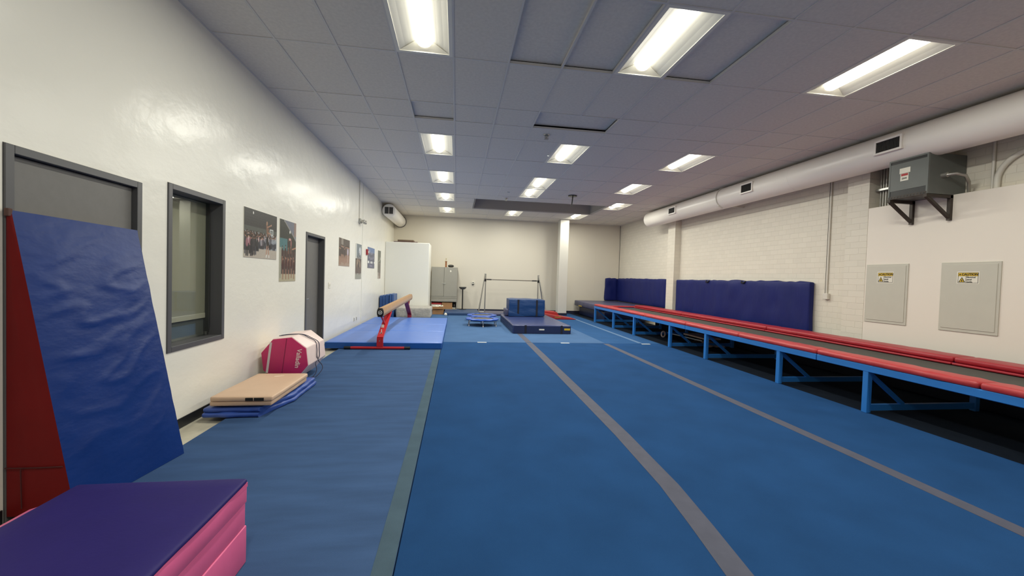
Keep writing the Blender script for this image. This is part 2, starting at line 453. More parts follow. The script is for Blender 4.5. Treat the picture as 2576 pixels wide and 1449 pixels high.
# recess lining
rx0, rx1, ry0, ry1 = GX0+G, GX0+8*G, rows[14], rows[16]
bm = NB()
box(bm, rx0, rx1, ry1, ry1+.03, ZC, 4.7, mi=0); box(bm, rx0, rx1, ry0-.03, ry0, ZC+.03, 4.7)
box(bm, rx0-.03, rx0, ry0, ry1, ZC, 4.7); box(bm, rx1, rx1+.03, ry0, ry1, ZC, 4.7)
box(bm, rx0, rx1, ry0, ry1, 4.68, 4.7)
box(bm, 1.985, 1.997, ry1-.006, ry1, ZC, 4.68)
struct('ceiling_recess', bm, M_reces)

# doors and window frames in the left wall
def frame(bm, a, b_, z0, z1, w=.05, proud=.012, depth=.2, sill=False):
    for (p, q, r0, r1) in ((a, a+w, z0, z1), (b_-w, b_, z0, z1), (a+w, b_-w, z1-w, z1)):
        box(bm, XL-depth, XL+proud, p, q, r0, r1, r=.003, seg=1)
    if sill: box(bm, XL-depth, XL+proud, a+w, b_-w, z0, z0+w, r=.003, seg=1)
    return bm
d1 = struct('door_1', B(XL-.075, XL-.03, 2.693, 3.587, .012, 2.13, r=.003, seg=1), M_dleaf)
struct('door_frame', frame(NB(), 2.642, 3.638, 0, 2.183), M_dframe, parent=d1)
obj('gap_seal', B(XL-.1, XL-.078, 2.69, 3.59, .01, 2.14), M_black, d1)
d2 = struct('door_2', B(XL-.14, XL-.095, 7.275, 8.14, .012, 2.13, r=.003, seg=1), M_dleaf)
struct('door_frame', frame(NB(), 7.222, 8.193, 0, 2.183), M_dframe, parent=d2)
bm = NB(); tube(bm, [(XL-.1, 7.36, 1.03), (XL-.03, 7.36, 1.03), (XL-.03, 7.47, 1.03)], .009); lathe(bm, [(.026, -.098), (.026, -.088)], (XL, 7.36, 1.03), 16, 'x')
obj('door_handle', bm, M_steel, d2, True)
w1 = struct('window_1', frame(NB(), 3.937, 4.816, .742, 2.258, sill=True), M_dframe)
obj('window_pane', B(XL-.125, XL-.119, 3.987, 4.766, .792, 2.208), M_glass, w1)
obj('roller_blind', B(XL-.16, XL-.157, 3.99, 4.763, 1.02, 2.205), M_blind, w1, label='beige roller blind pulled most of the way down')
obj('blind_hem', B(XL-.166, XL-.151, 3.99, 4.763, .975, 1.03, r=.004, seg=1), M_blindb, w1)
obj('lower_panel', B(XL-.19, XL-.172, 3.988, 4.765, .793, 1.06), mat('grey lower panel', (112, 114, 112), .8), w1)
bm = NB(); tube(bm, [(XL-.105, 4.752, 2.15), (XL-.1, 4.748, 1.6), (XL-.1, 4.747, .9), (XL-.1, 4.735, .82)], .0035, 6)
obj('blind_cord', bm, M_black, w1)
obj('sash_latch', B(XL-.118, XL-.105, 4.70, 4.715, .80, .835), M_steel, w1)
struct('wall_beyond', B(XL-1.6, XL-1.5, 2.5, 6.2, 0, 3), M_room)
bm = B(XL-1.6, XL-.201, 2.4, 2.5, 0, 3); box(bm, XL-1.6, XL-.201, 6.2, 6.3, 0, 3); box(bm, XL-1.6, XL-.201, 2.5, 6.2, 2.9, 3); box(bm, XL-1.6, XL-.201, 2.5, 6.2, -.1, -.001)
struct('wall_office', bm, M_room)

# ------------------------------------------------------------------ floor coverings
CZ = .05
tag(obj('carpet_strip', B(-2.205, -.27, -2.9, 9.2, .001, CZ-.004, r=.004, seg=1), M_carpetL), 'slate blue carpet strip along the left wall, under the beam mat edge', 'carpet')
tag(obj('carpet_border', B(-.375, -.272, -2.9, 7.98, CZ-.004, CZ-.002), M_carpetE), 'faded greenish band along the edge of the left carpet strip', 'carpet edging')
tag(obj('carpet_strip', B(-.265, 4.84, -2.9, 8.92, .001, CZ, r=.004, seg=1), M_carpet), 'wide mid blue carpet in the foreground with two brown tape lines', 'carpet')
tag(obj('carpet_strip', B(-.265, 3.47, 8.925, 16.65, .001, CZ+.004, r=.004, seg=1), M_carpetF), 'paler blue carpet square beyond the cross seam, under the crash mat', 'carpet')
tag(obj('carpet_strip', B(3.475, 4.84, 8.925, 16.65, .001, CZ, r=.004, seg=1), mat('mid blue carpet', (46, 84, 130), .95, var=.06, vscale=2.5, bump=.4, bscale=420, bdist=.004, spec=.1)), 'blue carpet lane between the pale square and the long trampoline', 'carpet')
tag(obj('carpet_strip', B(-2.50, -.27, 12.9, 14.795, .001, CZ-.003, r=.004, seg=1), M_carpetF), 'blue carpet behind the beam mat, under the covered grey mat', 'carpet')
tag(obj('carpet_strip', B(-.975, -.27, 14.797, 16.65, .001, CZ+.004, r=.004, seg=1), M_carpetF), 'blue carpet in front of the grey cabinet', 'carpet')
tag(obj('floor_matting', B(4.845, 6.78, -2.9, 16.65, .001, CZ-.006), M_under), 'matting on the floor under the long trampoline, darkened to carry its shade', 'matting')
def tape(pts, w, z, m, name, label):
    bm = NB(); L_ = []
    for x, y in pts: L_.append((bm.verts.new((x-w/2, y, z)), bm.verts.new((x+w/2, y, z)), bm.verts.new((x-w/2, y, z+.0015)), bm.verts.new((x+w/2, y, z+.0015))))
    for A, C in zip(L_, L_[1:]):
        bm.faces.new((A[2], A[3], C[3], C[2])); bm.faces.new((A[0], A[2], C[2], C[0])); bm.faces.new((A[1], C[1], C[3], A[3]))
    tag(obj(name, bm, m), label, 'tape')
tape([(1.30, .4), (1.40, 1.2), (1.45, 1.8), (1.505, 2.2), (1.56, 2.67), (1.60, 3.6), (1.618, 5.04), (1.65, 7.5), (1.665, 8.92)], .145, CZ, M_tapeb, 'tape_line', 'grey brown tape line running down the middle of the blue carpet')
tape([(1.665, 8.93), (1.67, 10.34)], .13, CZ+.004, M_tapeb, 'tape_line', 'short grey brown tape piece between cross seam and navy crash mat')
tape([(3.44, .8), (3.475, 2.0), (3.485, 3.07), (3.468, 4.98), (3.455, 8.85)], .125, CZ, M_tapeb, 'tape_line', 'grey brown tape line on the carpet nearer the trampoline')
tape([(4.36, 8.98), (4.385, 13.9), (4.39, 14.7)], .10, CZ, M_tapew, 'tape_line', 'pale tape line beside the far half of the trampoline')
for (x, y, lb) in ((.60, 8.90, 'short white tape mark on the cross seam, left of the brown line'), (2.50, 8.90, 'short white tape mark on the cross seam, below the crash mat'), (4.43, 8.84, 'short white tape mark at the near end of the pale line')):
    tag(obj('tape_mark', B(x-.1, x+.1, y-.035, y+.035, CZ, CZ+.0062), M_white), lb, 'tape')

# ------------------------------------------------------------------ ceiling lights
LAMP_W = 42
def make_light():
    t = thing('ceiling_light', '', 'light', (0, 0, 0), 'recessed troffer ceiling lights')
    w, l, h = .262, .567, .085
    bm = NB()
    for (a, b_, c, d) in ((-.298, -w, -.603, .603), (w, .298, -.603, .603), (-w, w, -.603, -l), (-w, w, l, .603)): box(bm, a, b_, c, d, -.004, .03)
    obj('frame', bm, M_refl, t)
    bm = NB()
    prof = [(-w, .0), (-w+.06, .035), (-w+.12, .062), (-.085, .083), (-.07, .086)]
    for s in (-1, 1):
        vs = [[bm.verts.new((s*x, yy, z)) for x, z in prof] for yy in (-l, l)]
        for i in range(len(prof)-1): bm.faces.new((vs[0][i], vs[0][i+1], vs[1][i+1], vs[1][i]))
    vs = [bm.verts.new((x, yy, .087)) for x, yy in ((-.09, -l), (.09, -l), (.09, l), (-.09, l))]; bm.faces.new(vs)
    obj('reflector', bm, M_refl, t)
    obj('housing', B(-.3, .3, -.604, .604, .10, .14), M_refl, t)
    for s in (-1, 1):
        bm = NB()
        v = [bm.verts.new(p) for p in ((-w, s*l, 0), (w, s*l, 0), (.07, s*(l-.075), .088), (-.07, s*(l-.075), .088))]
        bm.faces.new(v); obj('end_plate', bm, M_refl, t)
    bm = NB(); R = .084; n = 8; rings = []
    for yy in (-l+.06, l-.06):
        rings.append([bm.verts.new((R*math.cos(PI+PI*i/n), yy, .088+R*.86*math.sin(PI+PI*i/n))) for i in range(n+1)])
    for i in range(n): bm.faces.new((rings[0][i], rings[0][i+1], rings[1][i+1], rings[1][i]))
    obj('lens', bm, M_lens, t, True)
    for s in (-1, 1):
        bm = NB()
        A = [bm.verts.new((R*math.cos(PI+PI*i/n), s*(l-.06), .088+R*.86*math.sin(PI+PI*i/n))) for i in range(n+1)]
        C = [bm.verts.new((R*.8*math.cos(PI+PI*i/n), s*(l-.025), .088+R*.62*math.sin(PI+PI*i/n))) for i in range(n+1)]
        for i in range(n): bm.faces.new((A[i], A[i+1], C[i+1], C[i]))
        bm.faces.new(C)
        obj('lens_end', bm, M_lensd, t, True)
    ld = bpy.data.lights.new('lamp', 'AREA'); ld.shape = 'RECTANGLE'; ld.size = .15; ld.size_y = 1.02
    ld.energy = LAMP_W; ld.color = (1.0, .985, .865)
    lo = bpy.data.objects.new('lamp', ld); COL.objects.link(lo); lo.parent = t; lo.location = (0, 0, .006)
    return t
LL = ['nearest of the five ceiling lights in the left row', 'second nearest ceiling light in the left row', 'middle ceiling light of the left row', 'fourth ceiling light of the left row, before the far one', 'farthest ceiling light of the left row, by the back wall',
      'nearest ceiling light of the middle row', 'second ceiling light of the middle row, just past the smoke detector', 'nearer of the two ceiling lights set end to end in the middle row', 'farther of the two ceiling lights set end to end in the middle row', 'small far ceiling light below the dark recess in the middle row',
      'nearest ceiling light of the right row, beside the duct', 'second ceiling light of the right row', 'third ceiling light of the right row', 'fourth right row ceiling light, shifted one tile towards the duct', 'far ceiling light beside the top of the white column',
      'ceiling light of the left row behind the camera', 'ceiling light of the middle row behind the camera', 'ceiling light of the right row behind the camera']
proto = make_light()
for i, (k, y0) in enumerate(LIGHTS):
    o = proto if i == 0 else copy_tree(proto)
    o.location = (GX0+(k+.5)*G, y0+.6096, ZC+.003); o['label'] = LL[i]

# ------------------------------------------------------------------ ducts and services
bm = NB(); n = 40
lathe(bm, [(.0, 13.0), (.235, 13.0), (.25, 12.985), (.25, 9.15), (.252, 9.14), (.252, 9.10), (.25, 9.09), (.25, 5.9), (.25, 2), (.25, YN)], (6.5, 0, 3.625), n, 'y')
t = thing('air_duct', 'long round white air duct under the ceiling along the right wall', 'duct', (6.5, 5, 3.375))
obj('duct_body', bm, M_duct, t, True)
def register(y0, y1, a0, a1, slats, vertical):
    """louvred register on the duct side, between angles a0..a1 (deg, measured round the axis)"""
    zt, zb = 3.625+.25*math.sin(math.radians(a0)), 3.625+.25*math.sin(math.radians(a1))
    bm = NB(); x0, x1 = 6.5-.272, 6.5-.215
    w = .03
    for (p, q, c, d) in ((y0-w, y0, zb-w, zt+w), (y1, y1+w, zb-w, zt+w), (y0, y1, zt, zt+w), (y0, y1, zb-w, zb)): box(bm, x0, x1, p, q, c, d, r=.003, seg=1)
    f = obj('register', bm, M_duct, t)
    bm = B(x0+.015, x1, y0, y1, zb, zt); obj('register_core', bm, M_black, f)
    bm = B(x0+.010, x0+.016, y0, y1, (zb+zt)/2-.003, (zb+zt)/2+.003)
    for i in range(slats):
        yy = y0+(i+.5)*(y1-y0)/slats; box(bm, x0+.003, x0+.016, yy-.0035, yy+.0035, zb, zt)
    obj('slats', bm, M_grille, f)
register(5.0, 5.33, 20, -16, 17, True)
register(7.93, 8.24, 21, -16, 10, True)
register(11.0, 11.33, 20, -15, 7, True)
bm = NB()
tube(bm, [(6.5+.262*math.cos(math.radians(a)), 9.12, 3.625+.262*math.sin(math.radians(a))) for a in range(100, 262, 9)], .014, 8)
beam(bm, (6.30, 9.12, 3.43), (6.998, 9.12, 3.43), .03, .03)
obj('hanger_strap', bm, M_pipe, t, True)
for yy in (12.95, 10.9, 7.0):
    bm = NB(); lathe(bm, [(.25, yy), (.2525, yy+.004), (.2525, yy+.016), (.25, yy+.02)], (6.5, 0, 3.625), 40, 'y'); obj('seam_band', bm, M_duct, t, True)

t = thing('air_duct', 'short round white duct end with square grille in the far left ceiling corner', 'duct', (-2.29, 15.2, 3.40))
bm = NB(); lathe(bm, [(0, 13.93), (.205, 13.93), (.222, 13.95), (.222, 16.69)], (-2.295, 0, 3.63), 40, 'y'); obj('duct_body', bm, M_duct, t, True)
bm = NB(); lathe(bm, [(.222, 16.64), (.24, 16.645), (.24, 16.69)], (-2.295, 0, 3.63), 40, 'y'); obj('collar', bm, M_black, t, True)
g = obj('grille', B(-2.445, -2.14, 13.91, 13.93, 3.50, 3.76, r=.004, seg=1), M_duct, t)
for xa in (-2.425, -2.283): obj('grille_core', B(xa, xa+.123, 13.90, 13.912, 3.52, 3.74), M_grille, g)

def pipe(name, pts, r, m, label, cat='pipe', group=None):
    bm = NB(); tube(bm, pts, r, 10); return tag(obj(name, bm, m, None, True), label, cat, group)
t = thing('switch_drop', 'white conduit running down the brick to a small switch box', 'conduit', (6.98, 6.75, 1.29))
bm = NB(); tube(bm, [(6.982, 6.75, 3.6), (6.982, 6.75, 1.39)], .014, 10); obj('conduit', bm, M_pipe, t, True)
bm = NB(); tube(bm, [(6.985, 6.785, 3.6), (6.985, 6.785, 1.39)], .004, 6); obj('thin_cable', bm, M_grille, t, True)
obj('switch_box', B(6.94, 6.999, 6.69, 6.79, 1.285, 1.395, r=.006), M_pipe, t)
for i, yy in enumerate((5.842, 5.80, 5.757, 5.712)):
    pipe('conduit', [(6.975, yy, 3.62), (6.975, yy, 2.852)], .013, M_galv, ('farthest', 'second farthest', 'third', 'nearest')[i]+' of four thin conduits beside the grey transformer', 'conduit', 'four conduits beside the transformer')
tag(obj('strut_clamp', B(6.90, 6.998, 5.40, 5.87, 3.13, 3.17, r=.004, seg=1), M_steel), 'metal strut holding the four conduits to the wall', 'bracket')
pipe('conduit', [(6.975, 4.425, 3.62), (6.975, 4.425, 2.852)], .016, M_pipe, 'thin straight white conduit rising above the right furred wall', 'conduit')
pipe('conduit', [(6.965, 4.375, 2.852)]+[(6.965, 4.375-.38*(1-math.cos(a)), 2.97+.34*math.sin(a)) for a in [i*PI/2/10 for i in range(11)]]+[(6.965, 3.6, 3.31), (6.965, 2.5, 3.31)], .032, M_pipe, 'thick white conduit bending to the right at the frame edge', 'conduit')

# transformer on wall brackets
X0, X1, Y0, Y1, Z0, Z1 = 6.37, 6.86, 4.72, 5.23, 2.845, 3.405
t = thing('wall_transformer', 'dark grey electrical transformer on wall brackets beneath the white duct', 'transformer', (6.6, 4.97, 2.5))
obj('housing', B(X0+.012, X1+.13, Y0, Y1, Z0, Z1, r=.004, seg=1), M_xfmr, t)
obj('front_panel', B(X0, X0+.014, Y0+.02, Y1-.02, Z0+.11, Z1-.055, r=.003, seg=1), M_xfmr, t)
bm = B(X0-.002, X0+.012, Y0, Y0+.022, Z0, Z1); box(bm, X0-.002, X0+.012, Y1-.022, Y1, Z0, Z1); box(bm, X0-.002, X0+.012, Y0+.022, Y1-.022, Z1-.02, Z1)
obj('corner_post', bm, M_xfmr, t)
for za, zb in ((Z0+.035, Z0+.11), (Z1-.055, Z1-.02)): obj('vent_slot', B(X0+.004, X0+.0125, Y0+.022, Y1-.022, za, zb), M_black, t)
bm = B(X0-.004, X0+.04, Y0+.01, Y1-.01, Z0-.005, Z0+.035)
sb = obj('base_rail', bm, M_strut, t)
for i in range(11): obj('rail_slot', B(X0-.0065, X0-.003, Y0+.035+i*.042, Y0+.058+i*.042, Z0+.006, Z0+.022), M_black, sb)
lb = obj('nameplate', B(X0-.003, X0, 4.945, 5.085, 3.195, 3.27), M_label, t)
lb2 = obj('warning_label', B(X0-.003, X0, 4.965, 5.07, 3.085, 3.19), M_label, t)
obj('warning_band', B(X0-.0045, X0-.002, 4.972, 5.06, 3.155, 3.187), M_redink, lb2)
for za, zb in ((3.11, 3.118), (3.124, 3.131)): obj('warning_print', B(X0-.0045, X0-.002, 4.985, 5.05, za, zb), M_ink, lb2)
for yy in (Y0+.02, Y1-.02):
    bm = NB()
    beam(bm, (6.797-.02, yy, 2.495), (6.797-.02, yy, Z0), .042, .042, (1, 0, 0))
    beam(bm, (6.797, yy, Z0-.024), (X0-.01, yy, Z0-.024), .042, .04)
    beam(bm, (6.785, yy, 2.52), (X0+.01, yy, Z0-.03), .036, .036)
    obj('bracket', bm, M_strut, t)
bm = NB(); tube(bm, [(6.6, Y0+.01, 3.10), (6.6, Y0-.06, 3.10)], .034, 12)
obj('conduit_fitting', bm, M_galv, t, True)
bm = NB(); tube(bm, [(6.6, Y0-.05, 3.10), (6.64, Y0-.13, 3.10), (6.73, Y0-.17, 3.07), (6.83, Y0-.14, 3.0), (6.9, Y0-.10, 2.92), (6.93, Y0-.08, 2.852)], .02, 10)
obj('flexible_conduit', bm, M_galv, t, True)

# electrical panels with caution stickers
def epanel(y0, y1, z0, z1, sy0, sy1, sz0, sz1, label):
    t = thing('electrical_panel', label, 'panel', (6.79, (y0+y1)/2, z0))
    obj('panel_frame', B(6.788, 6.803, y0, y1, z0, z1, r=.002, seg=1), M_panel, t)
    obj('panel_door', B(6.782, 6.79, y0+.03, y1-.03, z0+.04, z1-.03, r=.002, seg=1), M_panel, t)
    s = obj('caution_sticker', B(6.780, 6.783, sy0, sy1, sz0, sz1), M_label, t, label='white and yellow caution sticker')
    w, h = sy1-sy0, sz1-sz0; X = 6.7795
    zt = sz1-.08*h; zm = sz1-.36*h
    yl, yr = sy1-.05*w, sy0+.05*w            # reader's left is far (+y)
    obj('yellow_band', B(X, 6.7805, yr, yl, zm, zt), M_yell, s)
    bm = NB(); e = .004
    for (a, b_, c, d) in ((yr, yl, zt-e, zt), (yr, yl, sz0+.07*h, sz0+.07*h+e), (yr, yr+e, sz0+.07*h, zt), (yl-e, yl, sz0+.07*h, zt), (sy1-.41*w-e/2, sy1-.41*w+e/2, sz0+.07*h, zm), (yr, yl, zm-e/2, zm)): box(bm, X-.0003, 6.7806, a, b_, c, d)
    obj('sticker_border', bm, M_ink, s)
    ux, uy = (0, -1, 0), (0, 0, 1)
    obj('caution_lettering', text_bm('CAUTION', .235*h, (X-.0005, sy1-.58*w, (zm+zt)/2-.002), ux, uy, bold=.0015), M_ink, s)
    bm = NB(); cy = sy1-.14*w; prism(bm, [(cy-.055*w, zm+.012), (cy+.055*w, zm+.012), (cy, zt-.012)], 'x', X-.0006, 6.7806); obj('alert_symbol', bm, M_ink, s)
    bm = NB(); cy = sy1-.23*w; zz = sz0+.13*h; prism(bm, [(cy-.155*w, zz), (cy+.155*w, zz), (cy, zz+.42*h)], 'x', X-.0004, 6.7806); obj('hazard_triangle', bm, M_ink, s)
    bm = NB(); prism(bm, [(cy-.105*w, zz+.035*h), (cy+.105*w, zz+.035*h), (cy, zz+.33*h)], 'x', X-.0008, 6.7806); obj('hazard_fill', bm, M_yell, s)
    bm = NB(); prism(bm, [(cy-.02*w, zz+.06*h), (cy+.012*w, zz+.06*h), (cy+.03*w, zz+.2*h), (cy-.03*w, zz+.2*h)], 'x', X-.0012, 6.7806); obj('hazard_mark', bm, M_ink, s)
    for i, s_ in enumerate(('Electrical', 'panel', 'inside.')):
        obj('small_lettering', text_bm(s_, .155*h, (X-.0005, sy1-.44*w, zm-.10*h-i*.19*h), ux, uy, align='LEFT', bold=.0006), M_ink, s)
epanel(5.222, 5.85, .965, 1.908, 5.417, 5.665, 1.605, 1.787, 'smaller grey electrical panel with caution sticker, nearer the brick pier')
epanel(4.17, 4.803, .96, 1.908, 4.373, 4.614, 1.614, 1.779, 'right grey electrical panel with caution sticker, nearest the frame edge')

# ------------------------------------------------------------------ wall pads
t = thing('wall_pad', 'long navy wall pad hung behind the middle of the trampoline', 'wall pad', (6.93, 9.4, .5))
obj('pad_cover', padbox(6.87, 6.99, 7.01, 11.86, .5, 1.605, r=.03, puff=.006, wr=.03, ws=2.2, res=.1, stretch=(1, 1.9, .5)), M_navy, t, True)
for yy in (10.25, 8.85):
    bm = NB(); tube(bm, [(6.88, yy+.07, 1.595), (6.845, yy+.04, 1.56), (6.845, yy-.03, 1.555), (6.88, yy-.07, 1.595)], .018, 8); obj('hanging_loop', bm, M_strap, t, True)
t = thing('wall_pad', 'navy wall pad on the brick in the far right corner, beyond the pilaster', 'wall pad', (6.93, 14.5, .65))
obj('pad_cover', padbox(6.87, 6.99, 12.50, 16.56, .655, 1.615, r=.03, puff=.01, wr=.03, ws=2.2, res=.12, seed=3, stretch=(1, 1.6, .4)), M_navy, t, True)
t = thing('wall_pad', 'short navy wall pad on the back wall at the far right corner', 'wall pad', (6.6, 16.63, .65))
obj('pad_cover', padbox(6.37, 6.90, 16.57, 16.70, .655, 1.61, r=.03, puff=.01, wr=.03, ws=3, res=.08, seed=5, stretch=(1.5, 1, .5)), M_navy, t, True)

# ------------------------------------------------------------------ long tumbling trampoline
t = thing('tumbling_trampoline', 'long low tumbling trampoline with red edge pads and blue frame on the right', 'trampoline', (5.6, 7, CZ))
joints = [13.52, 9.95, 7.86, 4.74, 1.0]
for a, b_ in zip(joints, joints[1:]):
    for x in (4.83, 6.37):
        obj('frame_rail', B(x-.035, x+.035, b_+.006, a-.006, .535, .615, r=.006, seg=1), M_trblue, t)
obj('end_rail', B(4.87, 6.33, 13.44, 13.50, .54, .61), M_trblue, t)
for yy in (13.46, 11.80, 10.35, 8.49, 7.165, 5.385, 4.085, 2.65, 1.25):
    for x, sg in ((4.83, 1), (6.37, -1)):
        f = obj('leg', B(x-.032, x+.032, yy-.032, yy+.032, CZ+.0005 if sg > 0 else CZ-.005, .537, r=.004, seg=1), M_trblue, t)
        if sg > 0:
            bm = NB(); beam(bm, (x+sg*.04, yy, .50), (x+sg*.50, yy, .14), .035, .045); obj('brace', bm, M_trblue, f)
    obj('crossbar', B(4.86, 6.34, yy-.022, yy+.022, .075, .145), M_trblue, t)
obj('bed', B(4.95, 6.25, 1.1, 12.95, .595, .605), M_bed, t)
near = [13.5, 11.7, 9.75, 7.86, 6.25, 4.74, 3.05, 1.05]
for i, (a, b_) in enumerate(zip(near, near[1:])):
    bm = padbox(4.79, 5.20, b_+.003, a-.003, .612, .680, r=.026, puff=.005, wr=.010, ws=5, res=.09, seed=i)
    for v in bm.verts:
        if v.co.x > 5.0: v.co.z -= .035*(v.co.x-5.0)/.2
    obj('edge_pad', bm, M_trpad, t, True)
far = [12.98, 10.1, 7.1, 4.1, 1.05]
for i, (a, b_) in enumerate(zip(far, far[1:])):
    obj('edge_pad', padbox(6.04, 6.40, b_+.003, a-.003, .642, .706, r=.022, puff=.004, wr=.008, ws=4, res=.1, seed=20+i), M_trpadf, t, True)
    obj('edge_flap', padbox(6.01, 6.08, b_+.003, a-.003, .612, .640, r=.012, res=.2), M_trpadf, t, True)
obj('edge_pad', padbox(5.0, 6.3, 12.98, 13.28, .612, .655, r=.018, puff=.006, res=.1), M_trpadf, t, True)
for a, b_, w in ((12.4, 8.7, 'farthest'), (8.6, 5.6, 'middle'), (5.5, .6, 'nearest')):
    tag(obj('shade_mat', padbox(6.50, 6.76, b_, a, CZ-.006, .50, r=.03, res=.3), M_strap, None, True), w+' of three dark mats added against the wall to deepen the shade under the trampoline', 'mat', 'added shade mats under the trampoline')  # added dark blocks, there to cut bounce light under the bed
# things pushed under it
bm = NB(); tube(bm, [(5.62, 10.0, .17), (5.62, 8.5, .19)], .012, 8); tag(obj('pole', bm, M_white, None, True), 'thin pale pole lying in the dark under the trampoline', 'pole')
bm = NB(); grid_patch(bm, lambda u, v: Vector((5.62+.5*v+.03*math.sin(5*u), 8.35+.75*u, .07+.14*math.exp(-((u-.45)/.25)**2)*(1-.6*v)+.03*noise.noise(Vector((u*4, v*4, 0))))), 12, 8)
tag(obj('cloth', bm, M_tan, None, True), 'crumpled beige cloth lying under the trampoline', 'cloth')
tag(obj('board', B(5.7, 6.1, 8.5, 9.4, .215, .25, r=.008), M_tan), 'flat beige board stored under the trampoline behind the cloth', 'board')
obj_ = NB(); tube(obj_, [(5.5+.05*math.cos(a), 10.02, .13+.07*math.sin(a)) for a in [i*2*PI/16 for i in range(16)]], .02, 8, closed=True)
tag(obj('exercise_ring', obj_, M_lpink, None, True), 'small pale pink ring under the trampoline', 'ring')

# mats at the far end of the trampoline
tag(obj('landing_mat', padbox(5.22, 6.77, 13.60, 16.55, CZ, .42, r=.03, puff=.0, wr=.0, res=.15), M_navys, None, True), 'lower navy landing mat at the far end of the trampoline', 'mat')
t = thing('landing_mat', 'grey navy landing mat lying on top of the lower mat, far right', 'mat', (5.9, 15, .42))
obj('cover', padbox(5.0, 6.84, 13.64, 16.55, .421, .64, r=.03, puff=.015, wr=.012, res=.12, seed=4), M_gnavy, t, True)
obj('yellow_tag', B(4.98, 5.0, 15.5, 15.9, .44, .47), M_yell, t)

# ------------------------------------------------------------------ crash mat and folded block
t = thing('crash_mat', 'large flat navy crash mat with black straps in the middle of the floor', 'mat', (2.28, 11.8, CZ+.004))
ZM = CZ+.004
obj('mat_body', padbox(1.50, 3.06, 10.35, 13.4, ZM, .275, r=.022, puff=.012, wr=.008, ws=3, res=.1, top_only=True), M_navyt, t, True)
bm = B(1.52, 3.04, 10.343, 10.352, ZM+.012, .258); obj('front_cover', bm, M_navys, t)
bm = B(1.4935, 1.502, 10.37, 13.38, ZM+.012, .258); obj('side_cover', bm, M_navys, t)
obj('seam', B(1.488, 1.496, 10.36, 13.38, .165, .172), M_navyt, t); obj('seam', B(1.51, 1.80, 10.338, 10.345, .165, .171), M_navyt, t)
for x in (1.83, 2.80):
    obj('strap', B(x-.027, x+.027, 10.336, 10.346, ZM, .279, r=.002, seg=1), M_strap, t)
obj('maker_patch', B(2.19, 2.33, 10.337, 10.344, .15, .185), M_label, t, label='small white woven patch')
obj('yellow_patch', B(2.87, 3.03, 10.337, 10.344, .155, .205), M_yell, t, label='yellow woven patch')

t = thing('folded_mat', 'upright folded deep blue mat block standing on the navy crash mat', 'mat', (2.25, 13, .28))
obj('mat_body', padbox(1.68, 2.83, 12.6, 13.36, .296, .825, r=.014, puff=.006, wr=.016, ws=2.4, res=.06, stretch=(1, 1, 2.2)), M_vault, t, True)
for x in (1.97, 2.57): obj('strap', B(x-.028, x+.028, 12.580, 12.604, .30, .82, r=.002, seg=1), M_strap, t)
obj('mat_step', padbox(1.585, 1.75, 12.72, 13.34, .296, .50, r=.02, puff=.006, wr=.01, res=.08), M_gnavy, t, True)
bm = NB(); prism(bm, [(1.66, .296), (2.20, .296), (1.66, .475)], 'y', 12.565, 12.60, r=.006); obj('fold_flap', bm, M_vault, t, True)

# ------------------------------------------------------------------ mini trampolines
def mini(x, y, lab, first=None):
    if first is None:
        t = thing('mini_trampoline', lab, 'trampoline', (0, 0, 0), 'round mini trampolines')
        bm = NB(); prof = [(.335, .195), (.345, .205), (.47, .205), (.495, .19), (.49, .165), (.46, .16), (.345, .185)]
        n = 48; rings = [[bm.verts.new((r*math.cos(2*PI*i/n), r*math.sin(2*PI*i/n), z+.004*math.sin(12*2*PI*i/n))) for i in range(n)] for r, z in prof]
        for a in range(len(prof)):
            A, C = rings[a], rings[(a+1) % len(prof)]
            for i in range(n): bm.faces.new((A[i], A[(i+1) % n], C[(i+1) % n], C[i]))
        obj('edge_ring', bm, M_tramp, t, True)
        bm = NB(); lathe(bm, [(0, .183), (.35, .185), (.35, .18), (0, .178)], (0, 0, 0), 48); obj('bed', bm, M_trampbed, t, True)
        for i in range(6):
            a = math.radians(-90+60*i); c, s = math.cos(a), math.sin(a)
            bm = NB(); tube(bm, [(.45*c, .45*s, .17), (.46*c, .46*s, .02)], .012, 10); l = obj('leg', bm, M_chrome, t, True)
            bm = NB(); tube(bm, [(.46*c, .46*s, .03), (.46*c, .46*s, 0)], .017, 10); obj('foot', bm, M_strip, l, True)
    else: t = copy_tree(first)
    t.location = (x, y, CZ+.004); t['label'] = lab
    return t
m0 = mini(.80, 12.05, 'nearer round blue mini trampoline on the pale carpet')
m1 = mini(.87, 13.35, 'farther round blue mini trampoline, partly behind the nearer one', m0)
# make the nearer one a touch taller as in the photo
m0.scale = (1, 1, 1.08)

# ------------------------------------------------------------------ kip bar, mats and things along the back wall
tag(obj('floor_mat', padbox(-.42, .88, 15.0, 16.6, CZ+.004, .165, r=.02, puff=.004, res=.15), mat('dull blue vinyl', (42, 70, 110), .5, bump=.15, bscale=6), None, True), 'flat dull blue mat on the floor before the lamp by the back wall', 'mat')
tag(obj('floor_mat', padbox(.90, 2.9, 15.05, 16.2, CZ+.004, .15, r=.02, puff=.004, res=.15), M_gnavy, None, True), 'grey navy mat under the high bar frame', 'mat')
t = thing('high_bar', 'metal training high bar frame standing before the back wall', 'bar', (2.1, 15.4, .155))
bm = NB(); tube(bm, [(1.12, 15.4, 1.415), (3.14, 15.4, 1.415)], .019, 10); rail = obj('bar_rail', bm, mat('dull bar steel', (128, 122, 110), .5, metal=.4), t, True)
for xa in (1.15, 2.92):
    bm = NB(); tube(bm, [(xa, 15.4, 1.415), (xa+.18, 15.4, 1.415)], .026, 10); obj('grip_sleeve', bm, M_grille, rail, True)
